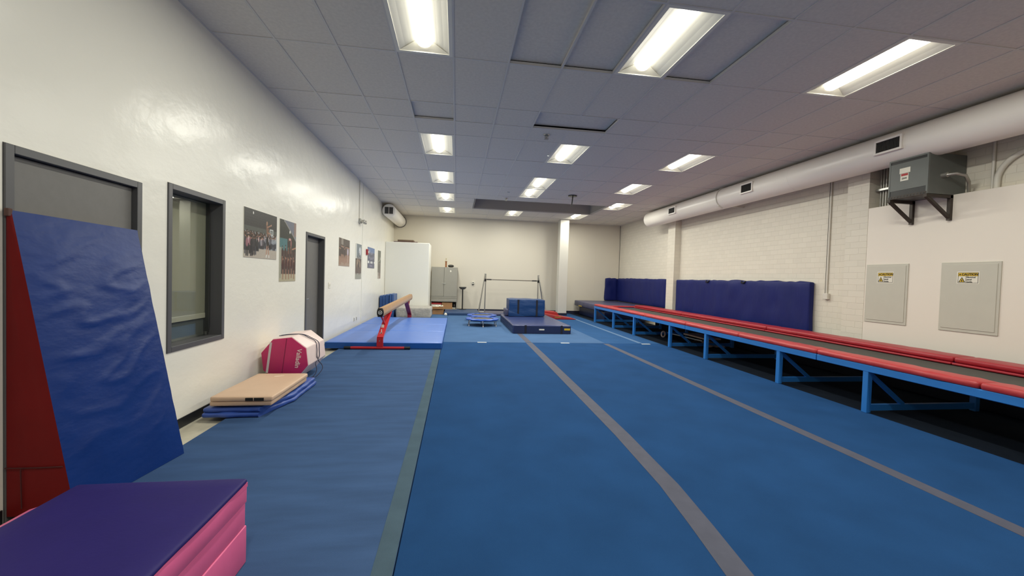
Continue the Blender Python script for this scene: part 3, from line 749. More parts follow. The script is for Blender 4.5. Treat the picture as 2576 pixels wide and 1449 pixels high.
for s, xt, xf in ((-1, 1.085, .875), (1, 3.175, 3.50)):
    xv = 1.10 if s < 0 else 3.165
    zf = .155 if s < 0 else .06
    bm = NB(); tube(bm, [(xv+.01*s*-1, 15.4, 1.62), (xv, 15.4, zf)], .022, 10); obj('upright', bm, M_chrome, t, True)
    for dy in (-.06, .16) if s < 0 else (-.25, .25):
        bm = NB(); tube(bm, [(xt, 15.4, 1.62), (xf, 15.4+dy, zf)], .02, 10); obj('leg', bm, M_chrome, t, True)
    bm = NB(); box(bm, min(xt, xv)-.03, max(xt, xv)+.03, 15.37, 15.43, 1.61, 1.635, r=.004, seg=1); obj('top_cap', bm, M_steel, t)
    bm = NB(); lathe(bm, [(.034, -.05), (.036, 0), (.034, .05)], (xv, 15.4, 1.39), 16); obj('clamp', bm, M_black, t, True)
    bm = NB(); tube(bm, [(xv, 15.4, zf+.012), (xf-.03*(-s), 15.4, zf+.012)], .014, 8); obj('foot_bar', bm, M_steel, t, True)

t = thing('floor_lamp', 'black torchiere floor lamp with grey bowl beside the grey cabinet', 'lamp', (.262, 16.35, .17))
bm = NB(); lathe(bm, [(.0, 0), (.15, 0), (.155, .012), (.05, .03), (.0, .032)], (.262, 16.35, .168), 28); obj('base', bm, M_black, t, True)
bm = NB(); tube(bm, [(.262, 16.35, .18), (.262, 16.35, .99)], .024, 12); obj('pole', bm, M_black, t, True)
bm = NB(); lathe(bm, [(.03, .975), (.09, .99), (.135, 1.03), (.155, 1.075), (.145, 1.078), (.12, 1.035), (.03, 1.0)], (.262, 16.35, 0), 28); obj('lamp_bowl', bm, mat('grey lamp bowl', (92, 90, 86), .4), t, True)
bm = B(.10, .45, 15.9, 15.96, .166, .174); 

t = thing('wall_thermostat', 'small square white wall box with dark dial on the back wall', 'wall box', (.684, 16.69, 1.2))
obj('cover', B(.63, .74, 16.66, 16.698, 1.205, 1.31, r=.006), M_label, t)
obj('dial', B(.665, .705, 16.652, 16.662, 1.24, 1.28, r=.003, seg=1), M_grille, t)
obj('plug', B(.655, .715, 16.64, 16.698, 1.165, 1.205, r=.004, seg=1), M_grille, t)

# grey cabinet with doors and drawers
t = thing('storage_cabinet', 'tall grey two-door cabinet with drawers against the back wall', 'cabinet', (-.47, 16.4, .05))
cx0, cx1, cy0, cy1 = -.985, .035, 16.2, 16.66
bm = B(cx0, cx0+.02, cy0, cy1, CZ+.004, 1.845); box(bm, cx1-.02, cx1, cy0, cy1, .166, 1.845); box(bm, cx0, cx1, cy0, cy1, 1.825, 1.85); box(bm, cx0+.02, cx1-.02, cy1-.012, cy1, .166, 1.825); box(bm, cx0+.02, cx1-.02, cy0+.01, cy1, .47, .49); box(bm, cx0+.02, cx1-.02, cy0+.01, cy1, .168, .185)
obj('carcass', bm, M_cab, t)
mid = -.49
for i, (a, b_) in enumerate(((cx0+.004, mid-.004), (mid+.004, cx1-.004))):
    d = obj('door', B(a, b_, cy0-.02, cy0, .685, 1.84, r=.003, seg=1), M_cab, t)
    xx = b_-.03 if i == 0 else a+.03
    bm = NB(); tube(bm, [(xx, cy0-.018, 1.20), (xx, cy0-.045, 1.20)], .008, 8); tube(bm, [(xx-.035, cy0-.045, 1.20), (xx+.035, cy0-.045, 1.20)], .009, 8); obj('door_handle', bm, M_steel, d, True)
    if i == 1:
        bm = NB(); prism(bm, [(-.26, 1.665), (-.22, 1.66), (-.20, 1.69), (-.22, 1.735), (-.25, 1.74), (-.265, 1.70)], 'y', cy0-.0225, cy0-.0195); obj('paper_sticker', bm, M_label, d)
obj('drawer', B(cx0+.004, cx1-.004, cy0-.018, cy0, .62, .678, r=.003, seg=1), M_cab, t)
obj('drawer', B(cx0+.004, cx1-.004, cy0-.018, cy0, .478, .612, r=.003, seg=1), M_cab, t)
# on the cabinet
t = thing('trophy', 'small orange brown trophy standing on the grey cabinet', 'trophy', (-.43, 16.35, 1.85))
bm = B(-.47, -.39, 16.31, 16.39, 1.85, 1.87, r=.003, seg=1); box(bm, -.462, -.398, 16.318, 16.382, 1.87, 2.07); box(bm, -.475, -.385, 16.305, 16.395, 2.07, 2.09, r=.003, seg=1)
obj('column', bm, M_wood, t)
bm = NB(); tube(bm, [(-.435, 16.35, 2.09), (-.437, 16.35, 2.14), (-.43, 16.35, 2.17)], .012, 8); tube(bm, [(-.43, 16.35, 2.17), (-.405, 16.35, 2.21)], .008, 8); tube(bm, [(-.434, 16.35, 2.16), (-.455, 16.35, 2.185)], .008, 8); lathe(bm, [(0, 0), (.016, .008), (.018, .02), (.01, .034), (0, .036)], (-.44, 16.35, 2.175), 10)
obj('figurine', bm, M_brass, t, True)
bm = NB(); lathe(bm, [(0, -.115), (.03, -.11), (.05, -.07), (.056, 0), (.05, .07), (.03, .11), (0, .115)], (-.235, 16.38, 1.905), 20, 'x'); tag(obj('dark_ball', bm, mat('dark leather', (48, 46, 42), .5), None, True), 'dark oval ball lying on top of the grey cabinet', 'ball')
bm = NB(); tube(bm, [(-.085+.025*math.cos(a), 16.38, 1.885+.033*math.sin(a)) for a in [i*2*PI/20 for i in range(20)]], .007, 8, closed=True); tag(obj('tape_ring', bm, M_white, None, True), 'small pale ring beside the dark ball on the cabinet', 'ring')
# below the cabinet
tag(obj('cardboard_box', B(-.55, -.14, 16.22, 16.6, .186, .44, r=.004, seg=1), M_card), 'brown cardboard box inside the open bottom of the grey cabinet', 'box')
t = thing('gift_box', 'red and white box at the left of the cabinet bottom', 'box', (-.76, 16.35, .186)); obj('box_body', B(-.955, -.57, 16.215, 16.5, .186, .36, r=.003, seg=1), M_label, t); obj('box_lid', B(-.96, -.565, 16.21, 16.505, .36, .425, r=.003, seg=1), M_redv, t)
bm = NB(); lathe(bm, [(0, 0), (.06, .0), (.075, .05), (.07, .14), (.045, .2), (.0, .21)], (-.06, 16.36, .186), 14); tag(obj('black_bag', bm, M_black, None, True), 'small black bag at the right of the cabinet bottom', 'bag')
for i, (x, z) in enumerate(((-.105, .19), (-.035, .19))):
    bm = NB(); lathe(bm, [(0, 0), (.022, .006), (.03, .03), (.022, .054), (0, .06)], (x, 16.25, z), 12); tag(obj('white_ball', bm, M_label, None, True), ('left' if i == 0 else 'right')+' of two small white balls before the black bag', 'ball', 'white balls')
t = thing('cardboard_box', 'open brown cardboard box with papers between grey mat and cabinet', 'box', (-.66, 15.45, .055))
bm = B(-.86, -.45, 15.25, 15.265, .055, .33); box(bm, -.86, -.45, 15.6, 15.615, .055, .33); box(bm, -.86, -.845, 15.265, 15.6, .055, .33); box(bm, -.465, -.45, 15.265, 15.6, .055, .33); box(bm, -.845, -.465, 15.265, 15.6, .055, .07)
obj('carton', bm, M_card, t)
bm = NB(); v = [bm.verts.new(p) for p in ((-.86, 15.25, .33), (-.45, 15.25, .33), (-.43, 15.15, .27), (-.88, 15.15, .27))]; bm.faces.new(v); bmesh.ops.solidify(bm, geom=bm.faces[:], thickness=.004); obj('flap', bm, M_card, t)
bm = NB(); grid_patch(bm, lambda u, v: Vector((-.84+.37*u, 15.27+.32*v, .33+.05*noise.noise(Vector((u*5, v*5, 1)))+.02)), 10, 8); tag(obj('paper_pile', bm, M_label, None, True), 'crumpled white papers heaped in the open cardboard box', 'paper')
bm = NB(); lathe(bm, [(0, 0), (.05, .01), (.055, .05), (.03, .09), (0, .1)], (-.36, 14.9, CZ+.005), 10); tag(obj('white_pouch', bm, M_label, None, True), 'small white pouch on the floor right of the open cardboard box', 'pouch')
# on the partition
tag(obj('folded_board', B(-2.28, -1.44, 15.0, 15.4, 2.666, 2.705, r=.005, seg=1), M_plum), 'thin plum board lying on top of the white partition', 'board')
tag(obj('folded_board', B(-2.15, -1.58, 15.03, 15.35, 2.706, 2.77, r=.006, seg=1), M_brown), 'smaller brown board on top of the plum board on the partition', 'board')

# ------------------------------------------------------------------ red wedge springboard
t = thing('vault_springboard', 'low red wedge springboard to the right of the folded blue block', 'springboard', (3.7, 14.5, CZ))
bm = NB(); prism(bm, [(3.25, CZ+.004), (4.36, CZ+.004), (4.36, CZ+.016), (3.25, .25)], 'y', 14.15, 14.85, r=.008); obj('ramp', bm, M_redv, t, True)
bm = NB(); prism(bm, [(3.3, .24), (3.86, .13), (3.74, .28), (3.3, .31)], 'y', 14.6, 15.1, r=.008); obj('top_pad', bm, M_redv, t, True)
obj('yellow_mark', B(3.56, 3.80, 14.142, 14.149, .115, .15), mat('dull gold print', (170, 120, 40), .5), t)

# ------------------------------------------------------------------ balance beam with its mat
t = thing('beam_mat', 'large light blue folding mat under the balance beam', 'mat', (-1.36, 10.5, CZ))
mx0, mx1 = -2.47, -.255
ys = [8.07, 9.72, 11.05, 12.85]
for i, (a, b_) in enumerate(zip(ys, ys[1:])):
    bm = padbox(mx0, mx1, a+.002, b_-.002, CZ-.003, .172, r=.016, puff=.006, wr=.006, ws=2.5, res=.12, seed=i)
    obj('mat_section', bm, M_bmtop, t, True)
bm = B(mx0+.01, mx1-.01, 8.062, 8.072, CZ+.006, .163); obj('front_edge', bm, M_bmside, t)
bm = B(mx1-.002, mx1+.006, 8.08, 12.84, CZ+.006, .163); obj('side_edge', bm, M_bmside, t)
t = thing('balance_beam', 'tan suede balance beam on red steel legs over the blue mat', 'balance beam', (-1.43, 10.4, CZ))
bx, bz = -1.43, .765
def oct_prof(w, h): return [(-w*.62, -h), (w*.62, -h), (w*.92, -h*.5), (w, 0), (w*.92, h*.5), (w*.62, h), (-w*.62, h), (-w*.92, h*.5), (-w, 0), (-w*.92, -h*.5)]
YE0, YE1 = 7.95, 12.75
zs = lambda yy: bz+.055*(yy-YE0)/(YE1-YE0)
bm = NB(); V0 = [bm.verts.new((bx+x, YE0+.03, zs(YE0)+z)) for x, z in oct_prof(.062, .082)]; V1 = [bm.verts.new((bx+.03+x, YE1, zs(YE1)+z)) for x, z in oct_prof(.062, .082)]
n = len(V0)
for i in range(n): bm.faces.new((V0[i], V0[(i+1) % n], V1[(i+1) % n], V1[i]))
bm.faces.new(V0); bm.faces.new(V1[::-1])
obj('beam_body', bm, M_suede, t, True)
bm = NB(); prism(bm, [(bx+x, zs(YE0)+z) for x, z in oct_prof(.064, .085)], 'y', YE0, YE0+.035, r=.005); cap = obj('end_cap', bm, M_black, t, True, label='black end cap with white ring emblem')
bm = NB(); tube(bm, [(bx+.034*math.cos(a), YE0-.001, zs(YE0)+.034*math.sin(a)) for a in [i*2*PI/28 for i in range(28)]], .0055, 6, closed=True)
for p, q in (((-.022, .018), (-.010, -.02)), ((-.010, -.02), (0, .012)), ((0, .012), (.010, -.02)), ((.010, -.02), (.022, .018))): tube(bm, [(bx+p[0], YE0-.001, zs(YE0)+p[1]), (bx+q[0], YE0-.001, zs(YE0)+q[1])], .0042, 6)
obj('emblem', bm, M_white, cap, True)
bm = NB(); prism(bm, [(bx+.03+x, zs(YE1)+z) for x, z in oct_prof(.064, .085)], 'y', YE1, YE1+.03, r=.005); obj('end_cap', bm, M_suede, t, True)
def leg(y_, d, m):
    f = []
    bm = NB(); w = .062
    zb = CZ+.045
    pts = [(y_, zb), (y_, .27), (y_+d*.95, zs(y_)-.07)]
    for (a, b_) in zip(pts, pts[1:]):
        beam(bm, (bx, a[0], a[1]), (bx, b_[0], b_[1]), w*1.9, .04, (0, 1, .35))
    l = obj('leg', bm, m, t)
    bm = NB(); k = .5
    tube(bm, [(bx, y_+d*.62*.75, .27+(zs(y_)-.34)*.62*.78), (bx, y_+d*.10, zs(y_)-.09)], .02, 8); obj('brace', bm, m, l, True)
    bm = NB(); tube(bm, [(bx-.55, y_, CZ+.028), (bx+.47, y_, CZ+.028)], .026, 12); obj('foot_bar', bm, m, l, True)
    for xa, xb in ((-.66, -.54), (.46, .57)):
        bm = NB(); tube(bm, [(bx+xa, y_, CZ+.028), (bx+xb, y_, CZ+.028)], .029, 12); obj('rubber_end', bm, M_black, l, True)
    return l
l0 = leg(8.0, 1.05, M_redsteel)
obj('leg_label', B(bx-.028, bx+.028, 8.245, 8.25, .44, .50), M_label, l0)
M_print = M_lpink
bm = NB(); lathe(bm, [(0, 0), (.028, 0), (.028, .004), (0, .004)], (bx-.004, 8.115, .335), 16, 'y'); box(bm, bx-.006, bx+.010, 8.115, 8.13, .34, .42); obj('leg_emblem', bm, M_print, l0)
bm = NB(); lathe(bm, [(0, 0), (.012, 0), (.012, .006), (0, .006)], (bx-.004, 7.972, .215), 12, 'y'); obj('bolt', bm, M_steel, l0)
l1 = leg(12.9, -1.05, mat('shaded red powder coat', (150, 26, 50), .35))  # same red coat, with the far leg's shade in its colour

# folded mats left of the beam end, grey covered mat
for i, (x, lb) in enumerate(((-2.46, 'leftmost of the narrow blue folding mats leaning by the partition'), (-2.36, 'second of the narrow blue folding mats leaning by the partition'), (-2.26, 'third of the narrow blue folding mats, standing upright by the partition'), (-2.15, 'rightmost and widest narrow blue folding mat by the partition'))):
    t = thing('folding_mat', lb, 'mat', (x, 14.2, CZ), 'blue folding mats by the partition')
    w = .09 if i < 3 else .14
    obj('panel', padbox(x-.045, x-.045+w*.48, 13.78, 14.6, CZ-.002, .78+.02*i, r=.012, puff=.004, res=.15), mat('slate blue vinyl', (48, 84, 140), .45, bump=.2, bscale=6), t, True)
    obj('panel', padbox(x-.045+w*.52, x-.045+w, 13.78, 14.6, CZ-.002, .775+.02*i, r=.012, puff=.004, res=.15), mat('slate blue vinyl', (48, 84, 140), .45), t, True)
tag(obj('covered_mat', padbox(-1.98, -.85, 13.85, 14.75, CZ+.005, .40, r=.03, puff=.01, wr=.03, ws=4, res=.06), M_grey, None, True), 'thick grey mat in a wrinkled plush cover beside the partition', 'mat')

# ------------------------------------------------------------------ left foreground: wedge, block, stack, barrel
t = thing('wedge_mat', 'tall blue and red wedge mat stood on end against the near door', 'mat', (-2.3, 3.05, CZ))
nbk = -2.522
def front(u, v):
    # u: 0 near .. 1 far, v: 0 bottom .. 1 top
    xb = -2.178+(.088)*u; xt = -2.500+.07*u
    y0 = 2.645; y1 = 3.452; yy = y0+(y1-y0)*u
    z = CZ-.002+(1.757-.02*u)*v
    x = xb+(xt-xb)*v
    e = min(1, 6*u*(1-u))*min(1, 6*v*(1-v))
    w = noise.noise(Vector((u*1.3, v*6.5-.9*u*u, 2.1)))
    w2 = noise.noise(Vector((u*2.4, v*15-2.2*u+.6*math.sin(3*u), 7.7)))
    x += e*(.012+.007*w+.0075*max(0, 1-abs(w2)*4)*(.25+.75*min(1, v*1.8)))
    if v < .6: x += e*.009*math.sin(8*(u*1.3-v*1.5)+1.1*math.sin(5*v))*(1-v/.6)
    if u > .96: yy += .006*noise.noise(Vector((0, v*14, 3)))
    return Vector((x, yy, z))
bm = NB(); NU, NV = 44, 84
vs = grid_patch(bm, front, NU, NV)
# close the back as a solid
far_b = []; near_b = []
obj_w = bm
bk = [[bm.verts.new((nbk, vs[i][0].co.y, CZ-.002)) for i in (0, NU)], [bm.verts.new((nbk, vs[i][NV].co.y, vs[i][NV].co.z)) for i in (0, NU)]]
bm.faces.new([vs[i][NV] for i in range(NU+1)]+[bk[1][1], bk[1][0]])
bm.faces.new([vs[i][0] for i in range(NU, -1, -1)]+[bk[0][0], bk[0][1]])
bm.faces.new([vs[NU][j] for j in range(NV+1)]+[bk[1][1], bk[0][1]])
bm.faces.new((bk[0][0], bk[0][1], bk[1][1], bk[1][0]))
obj('face_cover', bm, M_vblue, t, True)
bm = NB()
vn = [Vector(front(0, j/30)) for j in range(31)]
rows_ = []
for j in range(31):
    f = vn[j]; b_ = Vector((nbk, f.y, f.z)); rr = []
    for i in range(9):
        p = f.lerp(b_, i/8); p.y = f.y-(.002 if i else 0)-.007*math.sin(PI*i/8)*(1+.8*noise.noise(Vector((i*.5, j*.3, 5))))
        rr.append(bm.verts.new(p))
    rows_.append(rr)
for A, C in zip(rows_, rows_[1:]):
    for i in range(8): bm.faces.new((A[i], A[i+1], C[i+1], C[i]))
sidep = obj('side_cover', bm, M_vred, t, True, label='dark red triangular side of the wedge')
bm = NB(); tube(bm, [(-2.52, 2.632, .335), (-2.36, 2.628, .335), (-2.235, 2.634, .335)], .0035, 6); tube(bm, [(-2.44, 2.629, .33), (-2.435, 2.629, .1)], .003, 6); obj('seam', bm, mat('dark seam', (70, 14, 16), .7), sidep)
obj('top_corner', B(-2.521, -2.497, 2.626, 2.652, 1.77, 1.815, r=.005), mat('worn brown corner', (88, 62, 54), .8), t)

t = thing('folded_block', 'purple topped pink folding block mat at the front left corner', 'mat', (-1.37, 1.5, CZ))
bx0, bx1, by0, by1, zt = -1.745, -1.005, .62, 2.135, .472
zc = [CZ-.003, .235, .352, .452]
for i in range(3):
    bm = padbox(bx0+.004*(i % 2), bx1-.005*(i % 2), by0, by1-.003*(i % 2), zc[i], zc[i+1]+.001, r=.006, puff=.004, wr=.006, ws=3, res=.07, seed=i)
    obj('folded_layer', bm, M_pink, t, True)
obj('top_cover', padbox(bx0-.004, bx1+.001, by0, by1+.002, .447, zt, r=.012, puff=.006, wr=.004, ws=4, res=.07, seed=8), M_purple, t, True, label='purple top cover')
bm = B(bx1-.004, bx1+.0015, by0, by1, .430, .452); obj('piping', bm, M_pink, t)
bm = NB(); prism(bm, [(bx0+.01, .44), (bx0+.01, .36), (bx0-.17, .33), (bx0-.17, .38)], 'y', 1.40, 2.10, r=.01); obj('loose_flap', bm, M_pink, t, True)

t = thing('folded_mat', 'worn blue folded mat lying under the tan mat by the wall', 'mat', (-2.1, 4.9, CZ))
for i in range(2):
    z0 = CZ-.002+i*.046
    bm = padbox(-2.43, -1.765-.02*i, 4.25+.02*i, 5.50, z0, z0+.046, r=.02, puff=.006, wr=.018, ws=5, res=.05, seed=i+40)
    for v in bm.verts:        # near right corner pulled in
        d = (v.co.x+2.0)/.24*(4.75-v.co.y)/.5
        if v.co.x > -2.0 and v.co.y < 4.75: v.co.x -= .16*max(0, min(1, d))*max(0, (v.co.x+2.0)/.24)
    obj('mat_panel', bm, M_mblue, t, True)
t = thing('folded_mat', 'tan folded mat stacked on top of the blue mat by the wall', 'mat', (-2.1, 4.75, .145))
for i in range(2):
    z0 = .156+i*.048
    obj('mat_panel', padbox(-2.37+.01*i, -1.80+.012*i, 4.275-.01*i, 5.235, z0, z0+.049, r=.014, puff=.005, wr=.004, ws=4, res=.06, seed=i+50), M_tan, t, True)
for xa, xb in ((-2.035, -1.965), (-1.955, -1.865)): obj('maker_label', B(xa, xb, 4.2565, 4.266, .212, .242), M_ink, t, label='small black label')
for cx, cy, a in ((-2.03, 4.56, .5), (-2.05, 4.83, .6), (-2.06, 5.08, .3)):
    c, s = math.cos(a), math.sin(a)
    bm = NB(); prism(bm, [(cx+p*c-q*s, cy+p*s+q*c) for p, q in ((-.05, -.012), (-.02, -.022), (.05, -.004), (.055, .012), (0, .014), (-.045, .01))], 'z', .2515, .2575); obj('scuff_mark', bm, M_tanlight, t)

# octagon tumbler
t = thing('octagon_tumbler', 'magenta and pale pink octagonal tumbling barrel by the wall', 'tumbler', (-2.2, 5.95, CZ))
oc = Vector((-2.2, 0, .352)); R = .306
ang = [math.radians(74.3-7.5+45*i+7.5) for i in range(8)]
pts = [(oc.x+R*math.cos(a), oc.z+R*math.sin(a)) for a in ang]
bm = NB(); prism(bm, pts, 'y', 5.60, 6.30, r=.012, seg=3); obj('barrel_body', bm, M_lpink, t, True)
pin = [(oc.x+(R-.008)*math.cos(a), oc.z+(R-.008)*math.sin(a)) for a in ang]
bm = NB(); prism(bm, pin, 'y', 5.585, 5.602, r=.006); fp = obj('end_panel', bm, M_magenta, t, True, label='magenta end panel with white lettering')
ro = math.radians(-6.5)
def O(px, pz): return (oc.x+px*math.cos(ro)-pz*math.sin(ro), oc.z+px*math.sin(ro)+pz*math.cos(ro))
bm = NB()
def strip(bm, x0, x1, z0, z1, y0=5.581, y1=5.586):
    prism(bm, [O(x0, z0), O(x1, z0), O(x1, z1), O(x0, z1)], 'y', y0, y1)
strip(bm, -.205, -.178, -.20, .20); obj('pale_strip', bm, M_strip, fp)
bm = NB(); strip(bm, -.012, -.004, -.275, .275, 5.583, 5.586); obj('seam', bm, mat('dark magenta seam', (126, 20, 66), .6), fp)
a = ro-PI/2
obj('lettering', text_bm('Valladin', .082, (O(.165, .03)[0], 5.583, O(.165, .03)[1]), (math.cos(a), 0, math.sin(a)), (-math.sin(a), 0, math.cos(a)), bold=.001), M_lpink, fp)
bm = NB(); cpts = []
def onoct(deg, y, off=.012):
    a = math.radians(deg); rr = R*math.cos(PI/8)/max(.001, math.cos(((a-ang[0]-PI/8) % (PI/4)) - (PI/8) if False else 0))
    best = min(range(8), key=lambda i: abs(((a-(ang[i]+PI/8)+PI) % (2*PI))-PI))
    d = R*math.cos(PI/8)/math.cos(a-(ang[best]+PI/8))
    return (oc.x+(d+off)*math.cos(a), y, oc.z+(d+off)*math.sin(a))
p1 = [onoct(118, 5.78), onoct(95, 5.80), onoct(70, 5.86), onoct(52, 5.93), onoct(35, 5.97), onoct(15, 5.93), onoct(-2, 5.90), onoct(-20, 6.0), (-1.86, 5.98, .20), (-1.835, 5.93, .15), (-1.86, 5.85, .09), (-1.88, 5.80, .067)]
p2 = [onoct(116, 5.82), onoct(93, 5.83), onoct(68, 5.90), onoct(50, 5.99), onoct(30, 6.03), onoct(10, 6.02), onoct(-8, 5.99), onoct(-22, 5.9), (-1.885, 5.85, .17), (-1.88, 5.80, .12), (-1.90, 5.74, .08), (-1.93, 5.72, .067)]
def smooth(ps, n=5):
    ps = [Vector(p) for p in ps]; out = []
    for i in range(len(ps)-1):
        p0, p1_, p2_, p3 = ps[max(i-1, 0)], ps[i], ps[i+1], ps[min(i+2, len(ps)-1)]
        for k in range(n):
            q = k/n; out.append(.5*((2*p1_)+(-p0+p2_)*q+(2*p0-5*p1_+4*p2_-p3)*q*q+(-p0+3*p1_-3*p2_+p3)*q**3))
    return out+[ps[-1]]
tube(bm, smooth(p1), .0055, 6); tube(bm, smooth(p2), .0055, 6)
c = obj('drawstring', bm, M_cord, None, True); tag(c, 'dark looped cord draped over the pink barrel', 'cord')
bm = NB(); tube(bm, [(-2.16, 5.56, .064), (-1.98, 5.57, .064), (-1.90, 5.70, .064)], .012, 8); lathe(bm, [(0, 0), (.03, .005), (.03, .03), (0, .035)], (-1.90, 5.73, CZ), 10); tag(obj('strap_buckle', bm, M_black, None, True), 'black strap with buckle on the carpet before the pink barrel', 'strap')

# ------------------------------------------------------------------ small wall fittings (left wall)
t = thing('light_switch', 'white double light switch beside the narrow door', 'switch', (XL, 8.52, 1.2)); obj('plate', B(XL, XL+.008, 8.46, 8.58, 1.185, 1.305, r=.003, seg=1), M_label, t)
for yy in (8.485, 8.535): obj('toggle', B(XL+.008, XL+.014, yy, yy+.02, 1.225, 1.265), M_label, t)
for yy, w in ((10.56, 'left'), (10.80, 'right')):
    t = thing('wall_outlet', w+' of two low wall outlets above the beam mat', 'outlet', (XL, yy, .28), 'low wall outlets')
    obj('plate', B(XL, XL+.008, yy-.035, yy+.035, .28, .395, r=.003, seg=1), M_label, t)
    obj('socket', B(XL+.008, XL+.0095, yy-.017, yy+.017, .30, .375), M_grille, t)
t = thing('emergency_light', 'small twin head emergency light on the left wall below a conduit', 'emergency light', (XL, 10.9, 2.8))
obj('back_box', B(XL, XL+.05, 10.84, 10.98, 2.80, 2.92, r=.005), M_steel, t)
for dy in (-.05, .12):
    bm = NB(); lathe(bm, [(.02, 0), (.045, .03), (.05, .09), (.04, .1), (0, .1)], (XL+.06, 10.9+dy, 2.84), 14, 'x'); obj('lamp_head', bm, M_galv, t, True)
bm = NB(); tube(bm, [(XL+.015, 10.87, 2.92), (XL+.015, 10.85, 3.89)], .011, 8); obj('conduit', bm, M_pipe, t, True)
t = thing('fire_alarm', 'small red fire alarm on the left wall behind the blue poster edge', 'alarm', (XL, 11.78, 2.03)); obj('body', B(XL, XL+.04, 11.76, 11.90, 2.03, 2.19, r=.006), M_trpadf, t); obj('strobe', B(XL+.04, XL+.06, 11.82, 11.89, 2.08, 2.14, r=.006), M_label, t)

# ceiling fittings
def sprinkler(x, y, lab, z=ZC+.003):
    t = thing('sprinkler_head', lab, 'sprinkler', (x, y, z-.06), 'ceiling sprinklers')
    bm = NB(); lathe(bm, [(.055, z), (.05, z-.012), (.018, z-.016), (.012, z-.05), (.02, z-.055), (.02, z-.06), (0, z-.06)], (x, y, 0), 16); obj('escutcheon', bm, M_steel, t, True)
    bm = NB(); box(bm, x-.03, x-.022, y-.004, y+.004, z-.07, z-.016); box(bm, x+.022, x+.03, y-.004, y+.004, z-.07, z-.016); box(bm, x-.035, x+.035, y-.03, y+.03, z-.074, z-.069); obj('deflector', bm, M_steel, t)
sprinkler(1.42, 6.62, 'larger ceiling sprinkler head before the second middle light')
sprinkler(1.42, 12.1, 'small far ceiling sprinkler head near the left of the recess')
bm = NB(); tube(bm, [(1.66, 7.62, ZC), (1.665, 7.62, ZC-.03), (1.70, 7.66, ZC-.02), (1.71, 7.66, ZC)], .006, 6); tag(obj('ceiling_hook', bm, M_white, None, True), 'small white hook on the ceiling beside the second middle light', 'hook')
tag(obj('ceiling_clip', B(1.34, 1.41, 11.2, 11.22, ZC-.012, ZC+.004), M_white), 'tiny white clip on the ceiling before the far sprinkler', 'clip')
t = thing('ceiling_anchor', 'black round ceiling anchor with a short hanging strap', 'anchor', (3.21, 11.2, ZC-.3))
bm = NB(); lathe(bm, [(0, ZC-.02), (.125, ZC-.018), (.125, ZC+.004), (0, ZC+.004)], (3.22, 11.2, 0), 28); obj('plate', bm, M_black, t, True)
bm = NB(); tube(bm, smooth([(3.235, 11.2, ZC-.02), (3.225, 11.2, ZC-.15), (3.205, 11.2, ZC-.28), (3.19, 11.2, ZC-.30), (3.195, 11.2, ZC-.26), (3.21, 11.21, ZC-.15), (3.215, 11.2, ZC-.02)]), .009, 8); obj('strap', bm, M_black, t, True)

# ------------------------------------------------------------------ posters: printed pictures as fine coloured grids
class Pic:
    def __init__(s, w, h, bg): w, h = int(w*2.4), int(h*2.4); s.w, s.h = w, h; s.p = [[bg]*w for _ in range(h)]
    def px(s, x, y, c):
        if 0 <= x < s.w and 0 <= y < s.h: s.p[y][x] = c
    def rect(s, x0, y0, x1, y1, c, j=0):
        for y in range(int(y0*s.h), int(y1*s.h)):
            for x in range(int(x0*s.w), int(x1*s.w)):
                d = random.uniform(-j, j); s.px(x, y, tuple(max(0, min(255, v+d)) for v in c))
    def ell(s, cx, cy, rx, ry, c):
        for y in range(int((cy-ry)*s.h), int((cy+ry)*s.h)+1):
            for x in range(int((cx-rx)*s.w), int((cx+rx)*s.w)+1):
                if ((x+.5)/s.w-cx)**2/rx**2+((y+.5)/s.h-cy)**2/ry**2 <= 1: s.px(x, y, c)
    def line(s, x0, y0, x1, y1, w, c):
        n = 70
        for i in range(n+1):
            s.ell(x0+(x1-x0)*i/n, y0+(y1-y0)*i/n, w, w*s.w/s.h, c)
    def person(s, x, y, h, top, legs, skin, wid=.16):
        s.line(x-.04*h, y+.55*h, x-.05*h, y+h, .035*h, legs); s.line(x+.04*h, y+.55*h, x+.05*h, y+h, .035*h, legs)
        s.ell(x, y+.36*h, wid*h*.55, .22*h, top); s.ell(x, y+.07*h, .07*h*.9, .075*h, skin)
        s.ell(x, y+.04*h, .07*h*.9, .045*h, (50, 36, 30))
def poster(name_, pic, y0, y1, z0, z1, label):
    t = thing('photo_poster', label, 'poster', (XL, (y0+y1)/2, z0), 'wall posters')
    obj('backing', B(XL, XL+.006, y0, y1, z0, z1), M_label, t)
    bm = NB(); W_, H_ = pic.w, pic.h
    q = pic.p; r2 = []
    for j in range(H_):
        row = []
        for i in range(W_):
            acc = [0, 0, 0]; wt = 0
            for dj in (-1, 0, 1):
                for di in (-1, 0, 1):
                    jj, ii = min(H_-1, max(0, j+dj)), min(W_-1, max(0, i+di)); k_ = 2 if (di == 0 or dj == 0) else 1
                    for n_ in range(3): acc[n_] += q[jj][ii][n_]*k_
                    wt += k_
            g = random.uniform(-9, 9); row.append(tuple(max(0, min(255, a_/wt+g)) for a_ in acc))
        r2.append(row)
    pic.p = r2
    X = XL+.0072
    vs = [[bm.verts.new((X, y0+(y1-y0)*i/W_, z1-(z1-z0)*j/H_)) for i in range(W_+1)] for j in range(H_+1)]
    lay = bm.loops.layers.color.new('Col')
    for j in range(H_):
        for i in range(W_):
            f = bm.faces.new((vs[j+1][i], vs[j+1][i+1], vs[j][i+1], vs[j][i]))
            c = pic.p[j][i]
            for l in f.loops: l[lay] = (c[0]/255, c[1]/255, c[2]/255, 1)
    obj('print', bm, M_poster, t)
SK = (176, 128, 104)
